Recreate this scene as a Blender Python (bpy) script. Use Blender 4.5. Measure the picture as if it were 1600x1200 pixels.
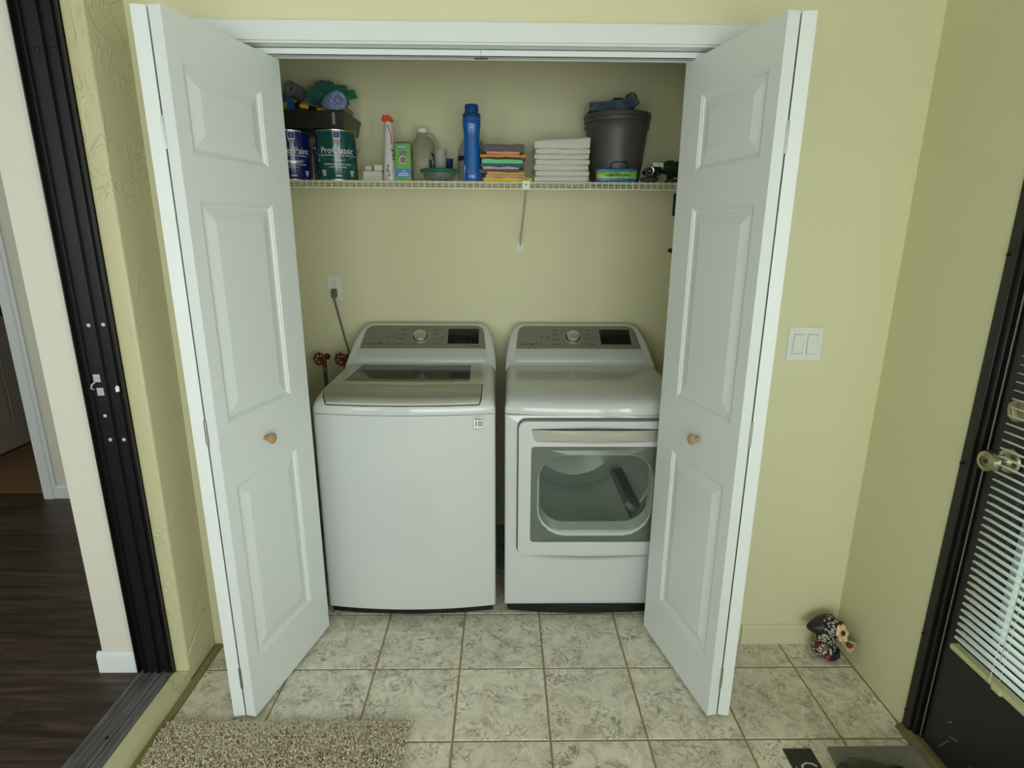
import bpy, math, random
from math import sin, cos, pi, sqrt, radians as rad
from mathutils import Matrix, Vector, noise
import numpy as np

for o in list(bpy.data.objects):
    bpy.data.objects.remove(o)
S = bpy.context.scene
COL = S.collection

# ---------------------------------------------------------------- camera, world, lights, exposure
def setup_camera():
    f = 891.36
    p, yw, r = .2610, .0156, -.0061
    cp, sp, cy, sy = cos(p), sin(p), cos(yw), sin(yw)
    fw = Vector((sy*cp, cy*cp, -sp)); r0 = Vector((cy, -sy, 0)); dn = fw.cross(r0)
    rt = r0*cos(r) + dn*sin(r); dn2 = -r0*sin(r) + dn*cos(r)
    up = -dn2; bk = -fw
    M = Matrix(((rt.x, up.x, bk.x, 0), (rt.y, up.y, bk.y, 0), (rt.z, up.z, bk.z, 1.539), (0, 0, 0, 1)))
    cd = bpy.data.cameras.new('camera'); co = bpy.data.objects.new('camera', cd); COL.objects.link(co)
    co.matrix_world = M
    cd.sensor_width = 36; cd.sensor_fit = 'HORIZONTAL'; cd.lens = f*36/1600; cd.clip_start = .02
    S.camera = co
setup_camera()
S.view_settings.view_transform = 'Standard'; S.view_settings.look = 'None'
S.view_settings.gamma = 1; S.view_settings.use_curve_mapping = False
S.view_settings.exposure = 0.10

W = bpy.data.worlds.new('world'); S.world = W; W.use_nodes = True
bg = W.node_tree.nodes['Background']; bg.inputs[0].default_value = (.82, .90, 1, 1); bg.inputs[1].default_value = 2.0

def area(name, loc, rot, sx, sy, power, color=(1, 1, 1)):
    l = bpy.data.lights.new(name, 'AREA'); l.shape = 'RECTANGLE'; l.size = sx; l.size_y = sy; l.energy = power; l.color = color
    o = bpy.data.objects.new(name, l); COL.objects.link(o); o.location = loc; o.rotation_euler = rot
    return o
# daylight through the windows behind the photographer (back wall and right wall of the porch) and through the house's back window, plus an added fill from its side
area('daylight_back', (.05, -2.06, 1.22), (rad(90), 0, 0), 2.1, 1.7, 40, (.97, 1, .955))
area('daylight_right', (1.52, -.95, 1.3), (rad(90), 0, rad(90)), 1.3, 1.5, 33, (.97, 1, .955))
area('daylight_house', (-2.4, -2.06, 1.5), (rad(90), 0, 0), 1.2, 1.2, 10, (.95, .98, 1))
area('fill_house_side', (-4.44, .1, 1.5), (rad(90), 0, rad(-90)), 2.2, 1.5, 15, (.97, 1, .98))  # added fill to lift the right wall; no window in that house wall

# ---------------------------------------------------------------- helpers
def lin(c):
    if isinstance(c, str):
        c = [int(c[i:i+2], 16)/255 for i in (0, 2, 4)]
    return tuple((x/12.92 if x <= .04045 else ((x+.055)/1.055)**2.4) for x in c) + (1,)

MATS = {}
def mat(name, color, rough=.5, metal=0, spec=.5, bump=0, bscale=60, var=0, vscale=8, color2=None, coat=0, alpha=None, trans=0, detail=4, rnd=0, stretch=None, sheen=0):
    if name in MATS: return MATS[name]
    m = bpy.data.materials.new(name); m.use_nodes = True; nt = m.node_tree; N = nt.nodes; L = nt.links
    b = N['Principled BSDF']; col = lin(color)
    b.inputs['Base Color'].default_value = col; b.inputs['Roughness'].default_value = rough
    b.inputs['Metallic'].default_value = metal; b.inputs['Specular IOR Level'].default_value = spec
    b.inputs['Coat Weight'].default_value = coat; b.inputs['Transmission Weight'].default_value = trans
    b.inputs['Sheen Weight'].default_value = sheen
    if alpha is not None: b.inputs['Alpha'].default_value = alpha
    tc = None
    def coord():
        t = N.new('ShaderNodeTexCoord'); mp = N.new('ShaderNodeMapping'); L.new(t.outputs['Object'], mp.inputs[0])
        if stretch: mp.inputs['Scale'].default_value = stretch
        return mp.outputs[0]
    if bump or var: tc = coord()
    if bump:
        n = N.new('ShaderNodeTexNoise'); n.inputs['Scale'].default_value = bscale; n.inputs['Detail'].default_value = detail; L.new(tc, n.inputs[0])
        bm = N.new('ShaderNodeBump'); bm.inputs['Strength'].default_value = bump; bm.inputs['Distance'].default_value = .002
        L.new(n.outputs[0], bm.inputs['Height']); L.new(bm.outputs[0], b.inputs['Normal'])
    if var:
        n = N.new('ShaderNodeTexNoise'); n.inputs['Scale'].default_value = vscale; n.inputs['Detail'].default_value = 5; L.new(tc, n.inputs[0])
        r = N.new('ShaderNodeValToRGB'); r.color_ramp.elements[0].position = .5-.22; r.color_ramp.elements[1].position = .5+.22
        c2 = lin(color2) if color2 else tuple(min(1, x*(1-var)) for x in col[:3]) + (1,)
        r.color_ramp.elements[0].color = c2; r.color_ramp.elements[1].color = col
        L.new(n.outputs[0], r.inputs[0]); out = r.outputs[0]
        if rnd:
            oi = N.new('ShaderNodeObjectInfo'); hs = N.new('ShaderNodeHueSaturation'); mr = N.new('ShaderNodeMapRange')
            mr.inputs['To Min'].default_value = 1-rnd; mr.inputs['To Max'].default_value = 1+rnd
            L.new(oi.outputs['Random'], mr.inputs[0]); L.new(mr.outputs[0], hs.inputs['Value']); L.new(out, hs.inputs['Color']); out = hs.outputs[0]
            va = N.new('ShaderNodeVectorMath'); va.operation = 'ADD'; sc = N.new('ShaderNodeVectorMath'); sc.operation = 'SCALE'
            cx = N.new('ShaderNodeCombineXYZ'); L.new(oi.outputs['Random'], cx.inputs[0]); L.new(oi.outputs['Random'], cx.inputs[2])
            L.new(cx.outputs[0], sc.inputs[0]); sc.inputs['Scale'].default_value = 40
            L.new(tc, va.inputs[0]); L.new(sc.outputs[0], va.inputs[1]); L.new(va.outputs[0], n.inputs[0])
        L.new(out, b.inputs['Base Color'])
    MATS[name] = m
    return m

def pane_mat(name, tint, rough=0.0, ior=1.5):
    if name in MATS: return MATS[name]
    m = bpy.data.materials.new(name); m.use_nodes = True; nt = m.node_tree; N = nt.nodes; L = nt.links
    N.remove(N['Principled BSDF']); out = N['Material Output']
    t = N.new('ShaderNodeBsdfTransparent'); t.inputs[0].default_value = lin(tint)
    g = N.new('ShaderNodeBsdfGlossy'); g.inputs['Roughness'].default_value = rough
    fr = N.new('ShaderNodeFresnel'); fr.inputs[0].default_value = ior
    mx = N.new('ShaderNodeMixShader'); ge = N.new('ShaderNodeNewGeometry'); su = N.new('ShaderNodeMath'); su.operation = 'SUBTRACT'; su.inputs[0].default_value = 1; L.new(ge.outputs['Backfacing'], su.inputs[1])
    mu = N.new('ShaderNodeMath'); mu.operation = 'MULTIPLY'; L.new(fr.outputs[0], mu.inputs[0]); L.new(su.outputs[0], mu.inputs[1]); L.new(mu.outputs[0], mx.inputs[0]); L.new(t.outputs[0], mx.inputs[1]); L.new(g.outputs[0], mx.inputs[2])
    L.new(mx.outputs[0], out.inputs[0]); MATS[name] = m
    return m

def origin(o):
    v = Vector((0, 0, 0))
    while o: v += o.location; o = o.parent
    return v

def tag(o, label=None, cat=None, group=None, kind=None):
    if label: o['label'] = label
    if cat: o['category'] = cat
    if group: o['group'] = group
    if kind: o['kind'] = kind
    return o

def thing(name, label, cat, loc=(0, 0, 0), rotz=0, group=None, kind=None):
    o = bpy.data.objects.new(name, None); COL.objects.link(o); o.empty_display_size = .05
    o.location = loc; o.rotation_euler = (0, 0, rotz)
    return tag(o, label, cat, group, kind)

class MB:
    def __init__(s): s.v = []; s.f = []; s.m = []
    def add(s, vs, fs, m=0):
        b = len(s.v); s.v += [tuple(x) for x in vs]; s.f += [tuple(b+i for i in f) for f in fs]; s.m += [m]*len(fs); return s
    def box(s, x0, x1, y0, y1, z0, z1, m=0):
        return s.add([(x0, y0, z0), (x1, y0, z0), (x1, y1, z0), (x0, y1, z0), (x0, y0, z1), (x1, y0, z1), (x1, y1, z1), (x0, y1, z1)],
                     [(3, 2, 1, 0), (4, 5, 6, 7), (0, 1, 5, 4), (1, 2, 6, 5), (2, 3, 7, 6), (3, 0, 4, 7)], m)
    def prism(s, pts, axis, a0, a1, m=0):
        """extrude a 2-D outline along axis; pts are the other two coordinates in xyz order"""
        n = len(pts)
        def P(p, a): return {'x': (a, p[0], p[1]), 'y': (p[0], a, p[1]), 'z': (p[0], p[1], a)}[axis]
        return s.add([P(p, a0) for p in pts]+[P(p, a1) for p in pts],
                     [tuple(range(n))[::-1], tuple(range(n, 2*n))]+[(i, (i+1) % n, n+(i+1) % n, n+i) for i in range(n)], m)
    def lathe(s, prof, c=(0, 0, 0), seg=24, axis='z', m=0, cap=True, sq=1):
        vs = []; fs = []; n = len(prof)
        for k in range(seg):
            a = 2*pi*k/seg
            for r, z in prof:
                x, y = r*cos(a), r*sin(a)*sq
                q = {'z': (x, y, z), 'y': (x, z, -y), 'x': (z, x, y)}[axis]
                vs.append((c[0]+q[0], c[1]+q[1], c[2]+q[2]))
        for k in range(seg):
            k2 = (k+1) % seg
            for i in range(n-1): fs.append((k*n+i, k2*n+i, k2*n+i+1, k*n+i+1))
        if cap:
            if prof[0][0] > 1e-6: fs.append(tuple(k*n for k in range(seg))[::-1])
            if prof[-1][0] > 1e-6: fs.append(tuple(k*n+n-1 for k in range(seg)))
        return s.add(vs, fs, m)
    def tube(s, pts, r, seg=8, m=0, closed=False, taper=None):
        P = [Vector(p) for p in pts]; n = len(P); vs = []; fs = []; prev = None
        for i, p in enumerate(P):
            a = P[(i-1) % n] if (closed or i > 0) else p; b = P[(i+1) % n] if (closed or i < n-1) else p
            t = (b-a).normalized()
            if prev is None: u = t.orthogonal().normalized()
            else:
                u = prev - t*prev.dot(t)
                u = u.normalized() if u.length > 1e-6 else t.orthogonal().normalized()
            prev = u; w = t.cross(u); rr = r if taper is None else r*taper[i]
            for k in range(seg):
                q = p+(u*cos(2*pi*k/seg)+w*sin(2*pi*k/seg))*rr; vs.append(q[:])
        for i in range(n if closed else n-1):
            j = (i+1) % n
            for k in range(seg): fs.append((i*seg+k, i*seg+(k+1) % seg, j*seg+(k+1) % seg, j*seg+k))
        if not closed: fs += [tuple(range(seg))[::-1], tuple((n-1)*seg+k for k in range(seg))]
        return s.add(vs, fs, m)
    def loft(s, rings, m=0, cap0=True, cap1=True):
        n = len(rings[0]); vs = [p for r in rings for p in r]; fs = []
        for i in range(len(rings)-1):
            for k in range(n): fs.append((i*n+k, i*n+(k+1) % n, (i+1)*n+(k+1) % n, (i+1)*n+k))
        if cap0: fs.append(tuple(range(n))[::-1])
        if cap1: fs.append(tuple((len(rings)-1)*n+k for k in range(n)))
        return s.add(vs, fs, m)
    def cells(s, us, vs_, inc, top, bot, m=0):
        """solid made of grid cells: top(u,v), bot(u,v) -> point; inc(i,j) -> bool"""
        nu, nv = len(us), len(vs_); b = len(s.v)
        s.v += [tuple(top(u, v)) for u in us for v in vs_]+[tuple(bot(u, v)) for u in us for v in vs_]
        T = lambda i, j: b+i*nv+j
        B = lambda i, j: b+nu*nv+i*nv+j
        ok = lambda i, j: 0 <= i < nu-1 and 0 <= j < nv-1 and inc(i, j)
        for i in range(nu-1):
            for j in range(nv-1):
                if not inc(i, j): continue
                F = [(T(i, j), T(i+1, j), T(i+1, j+1), T(i, j+1)), (B(i, j), B(i, j+1), B(i+1, j+1), B(i+1, j))]
                if not ok(i, j-1): F.append((T(i, j), B(i, j), B(i+1, j), T(i+1, j)))
                if not ok(i, j+1): F.append((T(i, j+1), T(i+1, j+1), B(i+1, j+1), B(i, j+1)))
                if not ok(i-1, j): F.append((T(i, j), T(i, j+1), B(i, j+1), B(i, j)))
                if not ok(i+1, j): F.append((T(i+1, j), B(i+1, j), B(i+1, j+1), T(i+1, j+1)))
                s.f += F; s.m += [m]*len(F)
        return s
    def plate(s, outer, inner, fy, d0, d1, m=0, ts=None):
        """outline (x,z) plate facing -Y whose front follows fy(x)+d0, back fy(x)+d1; inner = hole outline with as many points, or None"""
        n = len(outer)
        if ts is None: ts = [0, .02, .05, .1, .25, .5, .75, 1]
        if inner is None:
            cx = sum(p[0] for p in outer)/n; cz = sum(p[1] for p in outer)/n; tgt = [(cx, cz)]*n; ts = [t for t in ts if t < 1]+[.98]
        else: tgt = inner
        R = [[(a[0]+(b[0]-a[0])*t, a[1]+(b[1]-a[1])*t) for a, b in zip(outer, tgt)] for t in ts]
        front = [[(x, fy(x)+d0, z) for x, z in r] for r in R]
        bk = [[(x, fy(x)+d1, z) for x, z in r] for r in (R[0], R[-1])]
        s.loft([bk[0]]+front+([bk[1]] if inner else []), m, cap0=False, cap1=(inner is None))
        return s
    def build(s, name, mats, parent=None, loc=None, rot=None, local=False, bevel=0, seg=2, smooth=None, label=None, mesh_only=False, flip=False):
        if not isinstance(mats, (list, tuple)): mats = [mats]
        used = sorted({i for f in s.f for i in f})
        if len(used) < len(s.v):
            mp = {o_: k_ for k_, o_ in enumerate(used)}; s.v = [s.v[i] for i in used]; s.f = [tuple(mp[i] for i in f) for f in s.f]
        off = Vector((0, 0, 0))
        if parent is not None and not local: off = origin(parent)
        L = Vector(loc) if loc is not None else Vector((0, 0, 0))
        vv = s.v if (loc is not None or local) else [(a-off.x, b-off.y, c-off.z) for a, b, c in s.v]
        me = bpy.data.meshes.new(name); me.from_pydata(vv, [], s.f)
        for m in mats: me.materials.append(m)
        me.polygons.foreach_set('material_index', s.m)
        if smooth is not None:
            me.polygons.foreach_set('use_smooth', [True]*len(s.f)); me.update(); me.set_sharp_from_angle(angle=rad(smooth))
        me.validate(); me.update()
        o = bpy.data.objects.new(name, me); COL.objects.link(o)
        if parent is not None: o.parent = parent
        if loc is not None: o.location = L if local else L-off
        if rot is not None: o.rotation_euler = rot
        if bevel:
            b = o.modifiers.new('b', 'BEVEL'); b.width = bevel; b.segments = seg; b.limit_method = 'ANGLE'; b.angle_limit = rad(35)
            if smooth is None:
                me.polygons.foreach_set('use_smooth', [True]*len(s.f)); me.set_sharp_from_angle(angle=rad(50))
        if label: o['label'] = label
        return o

def bx(name, m, parent, x0, x1, y0, y1, z0, z1, **k):
    return MB().box(x0, x1, y0, y1, z0, z1).build(name, m, parent, **k)

def struct(o, label=None, cat=None): return tag(o, label, cat, kind='structure')

def rr(x0, x1, z0, z1, r, n=5):
    pts = []
    for cx, cz, a0 in ((x1-r, z1-r, 0), (x0+r, z1-r, 90), (x0+r, z0+r, 180), (x1-r, z0+r, 270)):
        for k in range(n+1):
            a = rad(a0+90*k/n); pts.append((cx+r*cos(a), cz+r*sin(a)))
    return pts[::-1]

def curve_pts(P, n=8):
    P = [Vector(p) for p in P]; out = []
    for i in range(len(P)-1):
        p0 = P[max(i-1, 0)]; p1 = P[i]; p2 = P[i+1]; p3 = P[min(i+2, len(P)-1)]
        for k in range(n):
            t = k/n
            out.append(.5*((2*p1)+(p2-p0)*t+(2*p0-5*p1+4*p2-p3)*t*t+(3*p1-p0-3*p2+p3)*t**3))
    out.append(P[-1]); return out

def lettering(text, size, m, parent, loc, rot=(0, 0, 0), name='lettering', align='CENTER', bend=None, stretch=1, shear=0, label=None):
    """text standing in the local XY plane (or wrapped round a vertical cylinder of radius bend, facing -Y)"""
    c = bpy.data.curves.new('t', 'FONT'); c.body = text; c.size = size; c.align_x = align; c.align_y = 'CENTER'; c.shear = shear
    c.extrude = .00025; c.resolution_u = 2
    o = bpy.data.objects.new('t', c); COL.objects.link(o); bpy.context.view_layer.update()
    me = bpy.data.meshes.new_from_object(o.evaluated_get(bpy.context.evaluated_depsgraph_get()))
    bpy.data.objects.remove(o)
    for v in me.vertices:
        x, y, z = v.co; x *= stretch
        if bend: a = x/bend; v.co = ((bend+z)*sin(a), -(bend+z)*cos(a), y)
        else: v.co = (x, y, z)
    me.materials.clear(); me.materials.append(m)
    q = bpy.data.objects.new(name, me); COL.objects.link(q); q.parent = parent; q.location = loc; q.rotation_euler = rot
    if len(text) > 1 and size < .035: q['kind'] = 'stuff'
    if label: q['label'] = label
    return q

def dup(o, name=None, parent=None, loc=None):
    c = o.copy(); COL.objects.link(c)
    if parent is not None: c.parent = parent
    if loc is not None: c.location = loc
    return c

# ---------------------------------------------------------------- materials
WALLC = 'dbd9b3'
m_wall = mat('cream_wall_paint', WALLC, .6, bump=.25, bscale=350, spec=.25)
m_wallhall = mat('pale_hall_paint', 'dcdacb', .65, bump=.15, bscale=300, spec=.2)
m_white = mat('white_door_paint', 'dee4e3', .38, bump=.12, bscale=900, stretch=(1, 1, .05), spec=.4)
m_trim = mat('white_trim_paint', 'dde3e2', .4, spec=.4)
m_appl = mat('white_enamel', 'c8cdcc', .10, spec=.5, coat=.3)
m_appl2 = mat('white_plastic', 'd2d8d8', .28)
m_silver = mat('brushed_silver', 'aeada0', .34, metal=.55, bump=.1, bscale=400, stretch=(.03, 1, 1))
m_panel = mat('console_metal', '8f8d80', .36, metal=.35, bump=.1, bscale=400, stretch=(.03, 1, 1))
m_black = mat('black_plastic', '0b0c0e', .35)
m_gloss = mat('display_black', '07080c', .08)
m_blackmetal = mat('black_bronze_aluminium', '111213', .38, spec=.5, bump=.05)
m_doorblk = mat('charcoal_door_paint', '1c1d1e', .42, bump=.3, bscale=500)
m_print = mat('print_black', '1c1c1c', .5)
m_printw = mat('print_white', 'e8ebea', .5)
m_dim = mat('print_grey', '33343a', .5)
m_faint = mat('print_faint', '7b796c', .5)
m_chrome = mat('nickel', 'a9a388', .28, metal=1)
m_steel = mat('steel', 'b9bcbe', .3, metal=1)
m_wire = mat('wire_enamel', 'e6e4c8', .4)
m_grout = mat('grout', '9c936c', .9, bump=.4, bscale=250, var=.2, vscale=20)
m_brownpaint = mat('tan_floor_paint', '8a8355', .7, bump=.3, bscale=120)

def stucco_mat():
    m = bpy.data.materials.new('skip_trowel_stucco'); m.use_nodes = True; N = m.node_tree.nodes; L = m.node_tree.links
    b = N['Principled BSDF']; b.inputs['Base Color'].default_value = lin('c9c59c'); b.inputs['Roughness'].default_value = .42; b.inputs['Specular IOR Level'].default_value = .35
    t = N.new('ShaderNodeTexCoord'); n = N.new('ShaderNodeTexNoise'); n.inputs['Scale'].default_value = 13; n.inputs['Detail'].default_value = 3; n.inputs['Distortion'].default_value = .9
    L.new(t.outputs['Object'], n.inputs[0])
    r = N.new('ShaderNodeValToRGB'); e = r.color_ramp.elements
    e[0].position = .46; e[0].color = (0, 0, 0, 1); e[1].position = .60; e[1].color = (.05, .05, .05, 1); x = e.new(.53); x.color = (1, 1, 1, 1)
    L.new(n.outputs[0], r.inputs[0])
    n2 = N.new('ShaderNodeTexNoise'); n2.inputs['Scale'].default_value = 45; L.new(t.outputs['Object'], n2.inputs[0])
    n3 = N.new('ShaderNodeTexNoise'); n3.inputs['Scale'].default_value = 4; L.new(t.outputs['Object'], n3.inputs[0])
    mr = N.new('ShaderNodeMapRange'); mr.inputs[1].default_value = .5; mr.inputs[2].default_value = .58; L.new(n3.outputs[0], mr.inputs[0])
    mu = N.new('ShaderNodeMath'); mu.operation = 'MULTIPLY'; L.new(r.outputs[0], mu.inputs[0]); L.new(mr.outputs[0], mu.inputs[1])
    ad = N.new('ShaderNodeMath'); ad.operation = 'MULTIPLY_ADD'; L.new(n2.outputs[0], ad.inputs[0]); ad.inputs[1].default_value = .35; L.new(mu.outputs[0], ad.inputs[2])
    bm = N.new('ShaderNodeBump'); bm.inputs['Strength'].default_value = .7; bm.inputs['Distance'].default_value = .003
    L.new(ad.outputs[0], bm.inputs['Height']); L.new(bm.outputs[0], b.inputs['Normal'])
    return m
m_stucco = stucco_mat()

def tile_mat():
    m = bpy.data.materials.new('mottled_ceramic_tile'); m.use_nodes = True; N = m.node_tree.nodes; L = m.node_tree.links
    b = N['Principled BSDF']; b.inputs['Roughness'].default_value = .38; b.inputs['Specular IOR Level'].default_value = .4
    t = N.new('ShaderNodeTexCoord'); oi = N.new('ShaderNodeObjectInfo'); cx = N.new('ShaderNodeCombineXYZ')
    L.new(oi.outputs['Random'], cx.inputs[0]); L.new(oi.outputs['Random'], cx.inputs[2])
    sc = N.new('ShaderNodeVectorMath'); sc.operation = 'SCALE'; sc.inputs['Scale'].default_value = 50; L.new(cx.outputs[0], sc.inputs[0])
    va = N.new('ShaderNodeVectorMath'); va.operation = 'ADD'; L.new(t.outputs['Object'], va.inputs[0]); L.new(sc.outputs[0], va.inputs[1])
    n = N.new('ShaderNodeTexNoise'); n.inputs['Scale'].default_value = 15; n.inputs['Detail'].default_value = 8; n.inputs['Roughness'].default_value = .72; n.inputs['Distortion'].default_value = .9; L.new(va.outputs[0], n.inputs[0])
    r = N.new('ShaderNodeValToRGB'); e = r.color_ramp.elements; e[0].position = .3; e[0].color = lin('b3ae95'); e[1].position = .7; e[1].color = lin('eeead8')
    x = e.new(.5); x.color = lin('dbd6c2'); L.new(n.outputs[0], r.inputs[0])
    # dark veins: thin contour of a distorted noise
    n2 = N.new('ShaderNodeTexNoise'); n2.inputs['Scale'].default_value = 22; n2.inputs['Detail'].default_value = 7; n2.inputs['Distortion'].default_value = 1.6; L.new(va.outputs[0], n2.inputs[0])
    r2 = N.new('ShaderNodeValToRGB'); e = r2.color_ramp.elements; e[0].position = .45; e[0].color = (0, 0, 0, 1); e[1].position = .55; e[1].color = (0, 0, 0, 1); x = e.new(.5); x.color = (1, 1, 1, 1)
    L.new(n2.outputs[0], r2.inputs[0])
    n3 = N.new('ShaderNodeTexNoise'); n3.inputs['Scale'].default_value = 14; n3.inputs['Detail'].default_value = 3; L.new(va.outputs[0], n3.inputs[0])
    mr = N.new('ShaderNodeMapRange'); mr.inputs[1].default_value = .40; mr.inputs[2].default_value = .6; mr.inputs[4].default_value = .85; L.new(n3.outputs[0], mr.inputs[0])
    mu = N.new('ShaderNodeMath'); mu.operation = 'MULTIPLY'; L.new(r2.outputs[0], mu.inputs[0]); L.new(mr.outputs[0], mu.inputs[1])
    mx = N.new('ShaderNodeMixRGB'); L.new(mu.outputs[0], mx.inputs[0]); L.new(r.outputs[0], mx.inputs[1]); mx.inputs[2].default_value = lin('77735c')
    hs = N.new('ShaderNodeHueSaturation'); m2 = N.new('ShaderNodeMapRange'); m2.inputs[3].default_value = .94; m2.inputs[4].default_value = 1.06
    L.new(oi.outputs['Random'], m2.inputs[0]); L.new(m2.outputs[0], hs.inputs['Value']); L.new(mx.outputs[0], hs.inputs['Color']); L.new(hs.outputs[0], b.inputs['Base Color'])
    bm = N.new('ShaderNodeBump'); bm.inputs['Strength'].default_value = .35; bm.inputs['Distance'].default_value = .002; L.new(n2.outputs[0], bm.inputs['Height']); L.new(bm.outputs[0], b.inputs['Normal'])
    return m
m_tile = tile_mat()

def plank_mat():
    m = bpy.data.materials.new('dark_wood_plank'); m.use_nodes = True; N = m.node_tree.nodes; L = m.node_tree.links
    b = N['Principled BSDF']; b.inputs['Roughness'].default_value = .42
    t = N.new('ShaderNodeTexCoord'); oi = N.new('ShaderNodeObjectInfo'); mp = N.new('ShaderNodeMapping'); mp.inputs['Scale'].default_value = (1.2, 14, 1)
    L.new(t.outputs['Object'], mp.inputs[0]); cx = N.new('ShaderNodeCombineXYZ'); L.new(oi.outputs['Random'], cx.inputs[2]); L.new(oi.outputs['Random'], cx.inputs[1])
    sc = N.new('ShaderNodeVectorMath'); sc.operation = 'SCALE'; sc.inputs['Scale'].default_value = 60; L.new(cx.outputs[0], sc.inputs[0])
    va = N.new('ShaderNodeVectorMath'); va.operation = 'ADD'; L.new(mp.outputs[0], va.inputs[0]); L.new(sc.outputs[0], va.inputs[1])
    n = N.new('ShaderNodeTexNoise'); n.inputs['Scale'].default_value = 3; n.inputs['Detail'].default_value = 8; n.inputs['Distortion'].default_value = .6; L.new(va.outputs[0], n.inputs[0])
    r = N.new('ShaderNodeValToRGB'); e = r.color_ramp.elements; e[0].position = .32; e[0].color = lin('231b14'); e[1].position = .72; e[1].color = lin('5d4a3a'); x = e.new(.5); x.color = lin('3d3026')
    L.new(n.outputs[0], r.inputs[0]); hs = N.new('ShaderNodeHueSaturation'); m2 = N.new('ShaderNodeMapRange'); m2.inputs[3].default_value = .8; m2.inputs[4].default_value = 1.2
    L.new(oi.outputs['Random'], m2.inputs[0]); L.new(m2.outputs[0], hs.inputs['Value']); L.new(r.outputs[0], hs.inputs['Color']); L.new(hs.outputs[0], b.inputs['Base Color'])
    return m
m_plank = plank_mat()

# ================================================================ SETTING
XL, XR, YW, YB, ZC = -1.098, 1.29, 1.874, 2.80, 2.44
CXL, CXR = -1.02, .90          # closet side walls
OXL, OXR = -.965, .865         # closet opening
# ---- floor with its tiles
floor = struct(bx('floor', m_grout, None, -1.13, 1.36, -2.0, YB+.02, -.05, -.003), 'beige mottled ceramic tile floor of the porch and closet', 'floor')
T = .307; TX0, TY0 = -.1568, 1.7436
def tile_mesh(w, d):
    g = .0034; b = .0016; h = -.0005
    x0, x1, y0, y1 = g, w-g, g, d-g
    vs = [(x0, y0, -.004), (x1, y0, -.004), (x1, y1, -.004), (x0, y1, -.004), (x0, y0, h-b), (x1, y0, h-b), (x1, y1, h-b), (x0, y1, h-b),
          (x0+b, y0+b, h), (x1-b, y0+b, h), (x1-b, y1-b, h), (x0+b, y1-b, h)]
    fs = [(0, 1, 5, 4), (1, 2, 6, 5), (2, 3, 7, 6), (3, 0, 4, 7), (4, 5, 9, 8), (5, 6, 10, 9), (6, 7, 11, 10), (7, 4, 8, 11), (8, 9, 10, 11)]
    me = bpy.data.meshes.new('tile'); me.from_pydata(vs, [], fs); me.materials.append(m_tile); return me
random.seed(4)
tcache = {}
for i in range(-4, 6):
    for j in range(-11, 5):
        x0, x1 = max(TX0+i*T, XL+.022), min(TX0+(i+1)*T, XR)
        y0, y1 = TY0+j*T, min(TY0+(j+1)*T, YB)
        if TY0+j*T > YW: x0, x1 = max(x0, CXL), min(x1, CXR)
        y0 = max(y0, -1.9)
        if x1-x0 < .02 or y1-y0 < .02: continue
        k = (round(x1-x0, 3), round(y1-y0, 3))
        if k not in tcache: tcache[k] = tile_mesh(*k)
        o = bpy.data.objects.new('tile', tcache[k]); COL.objects.link(o); o.parent = floor; o.location = (x0, y0, 0)
        o.rotation_euler = (random.uniform(-.001, .001), random.uniform(-.001, .001), 0)

# ---- walls of the porch
wf = MB()
wf.box(OXR, XR, YW, YW+.115, 0, ZC); wf.box(XL-.03, OXL, YW, YW+.115, 0, ZC); wf.box(OXL, OXR, YW, YW+.115, 2.078, ZC)
struct(wf.build('wall_front', m_wall), 'cream painted wall around the closet opening', 'wall')
struct(bx('wall_closet_back', m_wall, None, CXL-.05, CXR+.05, YB, YB+.08, 0, ZC), 'cream wall at the back of the laundry closet', 'wall')
struct(bx('wall_closet_left', m_wall, None, CXL-.08, CXL, YW+.115, YB, 0, ZC), 'cream left side wall inside the closet', 'wall')
struct(bx('wall_closet_right', m_wall, None, CXR, CXR+.08, YW+.115, YB, 0, ZC), 'cream right side wall inside the closet', 'wall')
DY0, DY1 = .47, 1.478          # exterior door opening in the right wall (y), frame included
wr = MB(); wr.box(XR, XR+.14, DY1, YW+.2, 0, ZC); wr.box(XR, XR+.14, DY0, DY1, 2.1, ZC); wr.box(XR, XR+.14, -.25, DY0, 0, ZC)
wr.box(XR, XR+.14, -1.65, -.25, 0, .55); wr.box(XR, XR+.14, -1.65, -.25, 2.05, ZC); wr.box(XR, XR+.14, -2.0, -1.65, 0, ZC)
struct(wr.build('wall_right', m_wall), 'cream wall on the right holding the black exterior door', 'wall')
wb = MB(); wb.box(XL, -.9, -2.0, -1.9, 0, ZC); wb.box(1.2, XR, -2.0, -1.9, 0, ZC); wb.box(-.9, 1.2, -2.0, -1.9, 0, .37); wb.box(-.9, 1.2, -2.0, -1.9, 2.07, ZC)
struct(wb.build('wall_back', m_wall), 'cream wall behind the photographer', 'wall')
struct(bx('ceiling', mat('ceiling_paint', 'c9c8b8', .7), None, -4.6, XR+.14, -2.0, 5.2, ZC, ZC+.05), 'pale ceiling', 'ceiling')
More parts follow.
